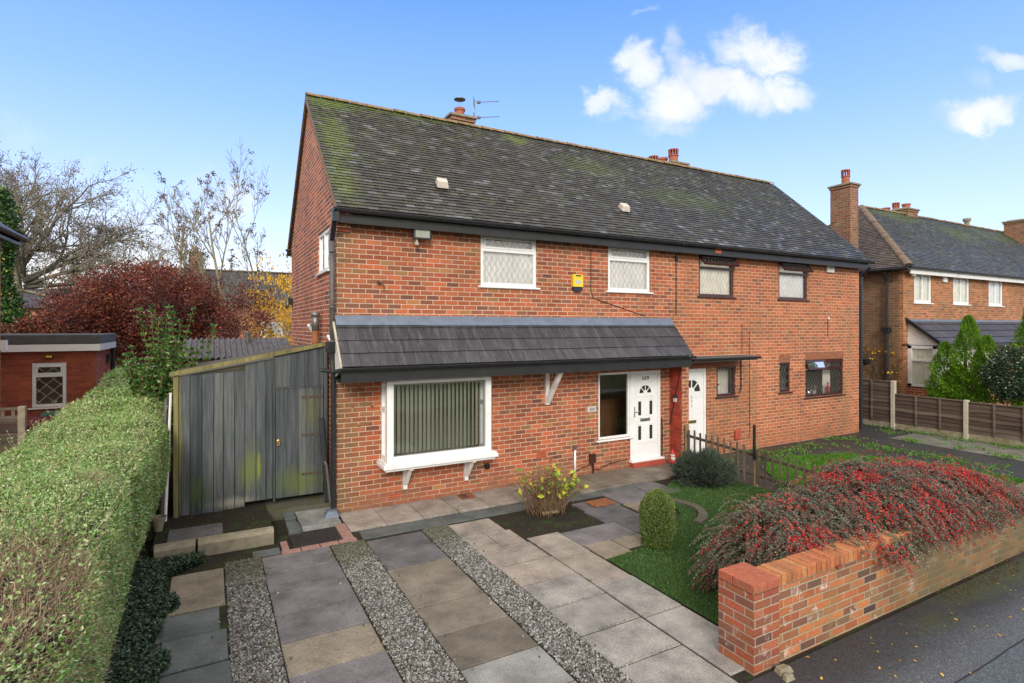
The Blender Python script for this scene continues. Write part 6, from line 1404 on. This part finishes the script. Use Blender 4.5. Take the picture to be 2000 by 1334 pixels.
LP = np.array(LP); leaf_mesh('leaves', LP, np.array(LD), rdir(len(LP)) + np.array([0, -.6, .8]), .11 * NR.uniform(.6, 1.3, len(LP)), .07, NR.random(len(LP)), M['hyd'], hy, fold=.2)
mb = MB(); mb.tube((2.88, -1.62, .03), (3.12, -1.72, .05), .028, .024, 8); tag(mb.build('wood_stick', M['postw'], None), 'short pale piece of wood lying under the hydrangea', 'wood')
# cotoneaster
ct = thing('cotoneaster', 'broad mounded cotoneaster with red berries spilling over the front wall', 'shrub', (6, -4.7, 0))
CX0, CX1 = 3.3, 7.85
def prof(x):
    h = np.interp(x, [3.3, 3.6, 4.2, 5, 6, 7, 8, 9], [.5, .78, .93, 1.04, 1.1, 1.06, .86, .6])
    return h, np.interp(x, [3.3, 3.7, 4.3, 5, 6, 7, 8, 9], [.38, .5, .62, .78, .95, .98, .8, .42])
def dome(x, th):  # th 0 front(-Y) .. pi back
    h, wb = prof(x); yc = -5.12
    wf = np.interp(x, [3.3, 3.6, 4.2, 4.6, 8.0, 8.6, 9], [.55, .72, .8, .88, .86, .7, .45])
    c, s_ = np.cos(th), np.sin(th); y = yc - np.sign(c) * np.abs(c) ** .8 * np.where(c > 0, wf, wb); z = np.maximum(.05, h * np.abs(s_) ** np.where(c > 0, .4, .7)); z = z + (fbm(np.stack([x, y, z], 1), 1.9, 21) - .5) * .34 * np.abs(s_)
    return np.stack([x, y, z], 1)
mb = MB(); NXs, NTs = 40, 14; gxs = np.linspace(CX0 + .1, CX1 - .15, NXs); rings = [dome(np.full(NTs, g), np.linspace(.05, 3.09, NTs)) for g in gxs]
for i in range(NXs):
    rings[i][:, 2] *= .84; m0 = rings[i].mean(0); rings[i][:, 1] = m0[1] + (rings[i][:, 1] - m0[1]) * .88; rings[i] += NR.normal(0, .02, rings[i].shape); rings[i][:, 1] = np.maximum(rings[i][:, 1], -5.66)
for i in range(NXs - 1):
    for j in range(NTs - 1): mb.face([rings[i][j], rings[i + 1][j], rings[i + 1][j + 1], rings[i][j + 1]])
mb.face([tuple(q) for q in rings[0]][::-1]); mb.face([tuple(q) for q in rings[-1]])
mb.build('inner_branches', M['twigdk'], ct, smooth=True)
nS = 9500; x = np.where(NR.random(nS) < .17, NR.uniform(CX0 + .01, CX0 + .7, nS), NR.uniform(CX0 + .03, CX1 - .05, nS)); th = np.arccos(NR.uniform(-.99, 1, nS) ** 1.); th = np.clip(th, .12, 3.0); S0 = dome(x, th)
e = 1e-2; S1 = dome(x, np.clip(th - e, .01, 3.1)); down = unit(S1 - S0); down[th > 1.7] *= -1
sgn = np.where(x < 5.2, -.45, np.where(x > 7.2, .0, .5)); along = np.stack([np.ones(nS) * sgn, np.zeros(nS), np.zeros(nS)], 1) + NR.normal(0, .8, (nS, 3)) * np.array([1, .8, .5])
nrm = unit(np.stack([(x - 6.2) / 6, -np.cos(th) * 1., np.sin(th) + .1], 1)); dirn = unit(down * .7 + along * .8 + nrm * .75)
Ls = np.where(NR.random(nS) < .15, NR.uniform(.45, .7, nS), NR.uniform(.12, .36, nS)); Kk = 7; pts = [S0 - nrm * .08]
for k in range(Kk):
    dd = unit(dirn + np.array([0, 0, -1]) * (.12 + .16 * k / 2)[None] if False else dirn + np.array([0, 0, -1.]) * (.0 + .24 * k)); pts.append(pts[-1] + dd * (Ls / Kk)[:, None])
pts = np.stack(pts, 1)
# keep sprays from hanging far below the wall top in front of it, or into the ground
A = pts[:, :-1].reshape(-1, 3); B = pts[:, 1:].reshape(-1, 3); ok = (A[:, 2] > .02) & ~((A[:, 1] < -5.7) & (A[:, 2] < .70) & (A[:, 1] > -5.93)) & ~((A[:, 1] <= -5.93) & (A[:, 2] < np.where(A[:, 0] > 4.2, .56, .71))) & ~((A[:, 0] < 3.1) & (A[:, 1] < -5.5) & (A[:, 2] < .8))
tubes('stems', A[ok], B[ok], .0028, .0022, M['twigred'], ct, 3)
n = 30000; xx = NR.uniform(CX0 + .05, CX1 - .1, n); q_ = dome(xx, NR.uniform(.08, 3.0, n)); q_[:, 2] *= NR.uniform(.78, .98, n); q_ += NR.normal(0, .03, q_.shape); q_ = q_[~((q_[:, 1] < -5.66) & (q_[:, 2] < .79)) & (q_[:, 1] > -6.02)]
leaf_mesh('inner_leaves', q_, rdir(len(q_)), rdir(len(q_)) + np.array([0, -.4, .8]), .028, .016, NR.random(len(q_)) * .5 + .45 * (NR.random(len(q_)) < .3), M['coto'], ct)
sid = np.repeat(np.arange(nS), Kk)[ok]; A2, B2 = A[ok], B[ok]; DD = unit(B2 - A2)
reg = fbm(S0 * np.array([1, 1.3, 1.3]), 3.1, 12); stemred = NR.random(nS) < np.clip((reg - .53) * 7 + .1 + .2 * (S0[:, 0] > 5.5) * (S0[:, 2] > .7), 0, .92)
lfP, lfD, lfN, lfR = [], [], [], []
for rep_ in range(7):
    f = (rep_ + NR.random(len(A2))) / 7; p = A2 + (B2 - A2) * f[:, None]; sd = unit(np.cross(DD, rdir(len(A2)) * .35 + np.array([0, 0, 1.]))) * (1 if rep_ % 2 else -1)
    keep = ~(stemred[sid] & (NR.random(len(A2)) < .45)); lfP.append(p[keep]); lfD.append(unit(sd + DD * .6)[keep]); lfN.append((rdir(len(A2)) * .5 + np.array([0, -.1, 1.]))[keep])
lfP = np.concatenate(lfP); lfD = np.concatenate(lfD); lfN = np.concatenate(lfN); leaf_mesh('leaves', lfP, lfD, lfN, .025 * NR.uniform(.7, 1.3, len(lfP)), .014, NR.random(len(lfP)), M['coto'], ct)
rs_ = stemred[sid]; bp = []
for rep_ in range(4):
    f = NR.random(rs_.sum()); p = (A2 + (B2 - A2) * 0)[rs_] + (B2 - A2)[rs_] * f[:, None] + NR.normal(0, .010, (rs_.sum(), 3)); bp.append(p[NR.random(len(p)) < .8])
bp = np.concatenate(bp); inst_mesh('berries', bp, .0088 * NR.uniform(.8, 1.25, len(bp)), NR.random(len(bp)), M['berry'], ct, smooth=True)

# ------------------------------------------------------------------ background trees
# copper beech
bt = thing('copper_beech', 'large copper-red beech in full autumn leaf behind the extension', 'tree', (-3.6, 14, 0))
rng = random.Random(5); out = []; tips = []
for k in range(5): tree_segs(rng, (-3.6 + rng.gauss(0, .15), 14 + rng.gauss(0, .15), .4), (rng.gauss(0, .6), rng.gauss(0, .4), 1), 3.9, .09, 0, 3, out, tips, up=.05, nk=(4, 6), seg=.5, ang=(.4, 1.1))
mb = MB(); mb.tube((-3.6, 14, 0), (-3.6, 14, .7), .22, .17, 10); mb.build('trunk', M['bark'], bt)
segs_mesh('branches', out, M['bark_dark'], bt, 4)
n = 62000; a = NR.uniform(0, 6.283, n); ph = np.arccos(NR.uniform(-.75, 1, n)); f = NR.uniform(.15, 1, n) ** .42
P = np.stack([-3.7 + 2.75 * f * np.sin(ph) * np.cos(a), 14 + 2.3 * f * np.sin(ph) * np.sin(a), 3.0 + 2.25 * f * np.cos(ph)], 1)
P2 = np.stack([NR.uniform(-7.6, -5, 13000), NR.uniform(12.5, 14.5, 13000), 0 * np.arange(13000) + 1.8], 1); P2[:, 2] += NR.random(13000) * (1.2 + .25 * (P2[:, 0] + 7.6)); P = np.concatenate([P, P2])
o_ = unit(P - np.array([-3.7, 14, 2.5])); P += o_ * ((fbm(P, 1.1, 2) - .5) * 1.1 + (fbm(P, 3.5, 5) - .5) * .5)[:, None]
tpx = np.array([t_[0] for t_ in tips if t_[2] >= 2]); ex = tpx[NR.integers(0, len(tpx), 12000)] + NR.normal(0, .12, (12000, 3)); P = np.concatenate([P, ex]); n = len(P)
keep = fbm(P, 2.6, 9) + .25 * NR.random(n) > .42; P = P[keep]; n = len(P); D = rdir(n); D[:, 2] -= .2
leaf_mesh('leaves', P, D, rdir(n) + np.array([0, -.3, .5]), .085 * NR.uniform(.6, 1.3, n), .055, np.clip(NR.random(n) * .8 + (fbm(P, 1.6, 4) - .5) * .5 + .08, 0, 1), M['beech'], bt)
# bare spreading tree on the far left
t1, out, tips = make_tree('bare_tree', 'wide-spreading bare tree with dense grey twigs at the far left', 'tree', (-9.4, 22, 0), (.0, 0, 1), 7.2, .4, 5, 21, M['bark'], seg=.55, up=.03, nk=(6, 7), ang=(.5, 1.1), ratio=.6, wander=.13, minr=.008, first=.35)
rng = random.Random(77); o2 = []; t2 = []
for k in range(13):
    a_ = rad(-20 + k * 14.5); tree_segs(rng, (-9.0 + .1 * math.cos(a_), 22 + rng.gauss(0, .2), 4.6 + .12 * k % .9), (math.cos(a_) * .9, rng.gauss(0, .5), math.sin(a_) * .85 + .18), rng.uniform(4.0, 5.4), .12, 1, 4, o2, t2, up=.035, nk=(6, 8), ang=(.4, .95), ratio=.52, wander=.12, seg=.5, minr=.009, first=.2)
segs_mesh('limbs', o2, M['bark'], t1, 3); tips += t2
tp_ = np.array([t_[0] for t_ in tips if t_[2] >= 4]); idx = NR.integers(0, len(tp_), 16000); P = tp_[idx] + NR.normal(0, .13, (16000, 3))
leaf_mesh('seed_clusters', P, rdir(16000), rdir(16000), .09, .05, NR.random(16000), M['seed'], t1)
# tall thin bare trees behind the fence
def thin(x, y, h, seed, label, lean=(0, 0), clumps=40, mat='barkp', maxl=3, r=.1, bl='bleaf'):
    o, out, tips = make_tree('bare_tree', label, 'tree', (x, y, 0), (lean[0], lean[1], 1), h, r, maxl, seed, M[mat], seg=.5, up=.17, nk=(6, 8), ang=(.45, .8), ratio=.42, wander=.06, minr=.008, first=.3)
    cand = np.array([t_[0] for t_ in tips if t_[2] >= 1]); c = cand[NR.integers(0, len(cand), clumps)]; P = np.repeat(c, 14, 0) + NR.normal(0, .06, (clumps * 14, 3)); leaf_mesh('dead_leaves', P, rdir(len(P)), rdir(len(P)), .09, .06, NR.random(len(P)), M[bl], o); return o
thin(-3.6, 18, 7.6, 31, 'tall bare tree with brown leaf clumps rising behind the copper beech', (-.02, 0), 60)
thin(-2.1, 19, 6.2, 37, 'shorter bare tree with scattered dead leaves between the two taller ones', (.03, 0), 50)
thin(-.75, 18, 8.0, 33, 'tall bare grey tree with a straight pale trunk left of the house gable', (0, 0), 25)
thin(1.35, 20, 8.8, 35, 'slender bare tree with fine twigs just beside the house gable', (.0, 0), 60, 'barkp', 3, .07, 'bleaf')
thin(-5.6, 24, 6.6, 41, 'low bare tree with pale twigs behind the left of the copper beech', (.05, 0), 20)
thin(-7.4, 25, 6.2, 43, 'low bare tree under the big spreading tree at the left', (-.05, 0), 20)
# golden tree
yt, out, tips = make_tree('golden_tree', 'small tree with bright yellow drooping leaves against the house gable', 'tree', (.75, 16, 0), (0, 0, 1), 5.2, .08, 2, 51, M['bark'], seg=.4, up=.02, nk=(6, 8), ang=(.5, 1.1), ratio=.42, wander=.12)
n = 5200; P = np.stack([NR.normal(.75, .75, n), NR.normal(16, .6, n), NR.uniform(2.0, 6.2, n)], 1); k = (fbm(P, 2.2, 7) > .5) & (np.abs(P[:, 0] - .75) < 1.5 - .22 * np.clip(P[:, 2] - 3.5, 0, 9)) & ((P[:, 2] < 5.2) | (NR.random(n) < .25)); P = P[k]; D = rdir(len(P)) * .5 + np.array([0, 0, -1.])
leaf_mesh('leaves', P, D, rdir(len(P)) + np.array([0, -1, 0]), .13, .06, NR.random(len(P)), M['yleaf'], yt)
# evergreen ivy-clad tree at the left edge
et = thing('evergreen_tree', 'dark green ivy-clad tree with yellow flecks at the left edge', 'tree', (-8.0, 14.2, 0))
mb = MB(); mb.tube((-7.4, 14.2, 0), (-7.7, 14.2, 5), .3, .2, 10); mb.build('trunk', M['bark'], et)
n = 26000; h_ = NR.uniform(0, 1, n); a = NR.uniform(0, 6.283, n); rr = (.95 + .25 * np.sin(h_ * 9) - .5 * h_) * NR.uniform(.3, 1, n) ** .4; P = np.stack([-7.55 - .5 * h_ + rr * np.cos(a), 14.2 + rr * np.sin(a), 1.2 + h_ * 6.2], 1); P += rdir(n) * (fbm(P, 1.8, 3) - .3)[:, None] * .4
rn = np.where(NR.random(n) < .03, 1, NR.random(n) * .93)
M['evleaf'] = mat_leaf('evergreen_leaf', [(0, (.02, .06, .015)), (.6, (.05, .13, .025)), (.93, (.1, .2, .04)), (.96, (.6, .5, .06)), (1, (.7, .6, .08))], .4, .5, .15)
leaf_mesh('foliage', P, rdir(n), rdir(n) + np.array([0, -.3, .4]), .1, .07, rn, M['evleaf'], et)
n = 9000; P = np.stack([NR.uniform(-9.5, -6.6, n), NR.uniform(12.8, 14, n), NR.uniform(1.5, 3.4, n)], 1); P[:, 2] -= np.clip(P[:, 0] + 7.6, 0, 1)
hb = thing('laurel_shrub', 'low green shrub at the foot of the ivy-clad tree', 'shrub', (-8, 13.4, 0)); leaf_mesh('leaves', P, rdir(n), rdir(n) + np.array([0, -.3, .4]), .1, .06, NR.random(n) * .95, M['evleaf'], hb)
# far tree belt
n = 30000; P = np.stack([NR.uniform(-60, 70, n), NR.uniform(55, 62, n), NR.random(n)], 1); P[:, 2] *= 4.2 + 1.6 * np.sin(P[:, 0] * .3) + 1.2 * np.sin(P[:, 0] * .9)
M['far'] = mat_leaf('far_wood_leaf', [(0, (.08, .07, .04)), (.5, (.14, .12, .06)), (1, (.2, .17, .09))], .9, .1, .2)
setstruct(leaf_mesh('far_wood', P, rdir(n), rdir(n), .8, .5, NR.random(n), M['far'], None), 'stuff')
# conifers right
def conifer(x, y, h, r, lobes, n, label, z0=0.9):
    o = thing('conifer', label, 'conifer', (x, y, 0), None)
    mb = MB(); mb.tube((x, y, 0), (x, y, h * .8), .07, .03, 8)
    for (lx, ly, lh, lr) in lobes[1:]: mb.tube((x, y, .7), (lx, ly, lh * .6), .035, .02, 6)
    mb.build('trunk', M['bark_dark'], o); Ps = []; Ds = []
    for (lx, ly, lh, lr) in lobes:
        m_n = int(n * lr * lh / sum(q[2] * q[3] for q in lobes)); f = NR.uniform(0, 1, m_n) ** 1.15; a = NR.uniform(0, 6.283, m_n); prf = (1 - f ** 1.6) ** .6 * (.8 + .25 * np.minimum(f * 5, 1)) * (1 - .25 * f); bm_ = 1 + .2 * np.sin(a * 3 + f * 14) + .12 * np.sin(a * 7 + f * 31)
        rr = lr * prf * bm_ * NR.uniform(.35, 1, m_n) ** .35; p = np.stack([lx + rr * np.cos(a), ly + rr * np.sin(a), z0 + f * (lh - z0)], 1); Ps.append(p); Ds.append(unit(np.stack([np.cos(a) * .7, np.sin(a) * .7, np.full(m_n, .9)], 1) + rdir(m_n) * .35))
    P = np.concatenate(Ps); D = np.concatenate(Ds); leaf_mesh('foliage', P, D, rdir(len(P)), .075 * NR.uniform(.6, 1.3, len(P)), .028, np.clip(NR.random(len(P)) * .8 + .2 * fbm(P, 3), 0, 1), M['thuja'], o)
conifer(17.1, -1.55, 3.3, .5, [(17.15, -1.6, 3.3, .5), (17.1, -1.05, 2.55, .42), (17.1, -2.05, 2.75, .42), (17.0, -1.4, 1.9, .52)], 26000, 'bright green bushy conifer in front of the neighbour bay window')
conifer(17.1, -2.95, 3.7, .5, [(17.15, -3.0, 3.75, .5), (17.1, -3.4, 3.0, .45)], 14000, 'second bright green conifer cut off by the right edge')
ds = thing('variegated_shrub', 'dark shrub with cream-flecked leaves between the two conifers', 'shrub', (16.8, -2.7, 0))
n = 7000; o_ = rdir(n); P = np.array([16.75, -2.75, 1.75]) + o_ * np.array([.5, .62, .72]) * (NR.uniform(.3, 1, n) ** .4)[:, None]; P += o_ * ((fbm(P, 3, 3) - .5) * .35)[:, None]
leaf_mesh('leaves', P, unit(o_ + rdir(n)), rdir(n), .07, .04, NR.random(n), M['dkshrub'], ds); rng = random.Random(3); out = []; tips = []
for k in range(7): tree_segs(rng, (16.8, -2.75 + rng.gauss(0, .3), .1), (rng.gauss(0, .4), rng.gauss(0, .5), 1), 1.3, .04, 0, 2, out, tips, nk=(3, 4), seg=.2)
segs_mesh('branches', out, M['bark_dark'], ds, 4)
if False: print('objects', len(bpy.data.objects), 'faces', sum(len(m.polygons) for m in bpy.data.meshes))
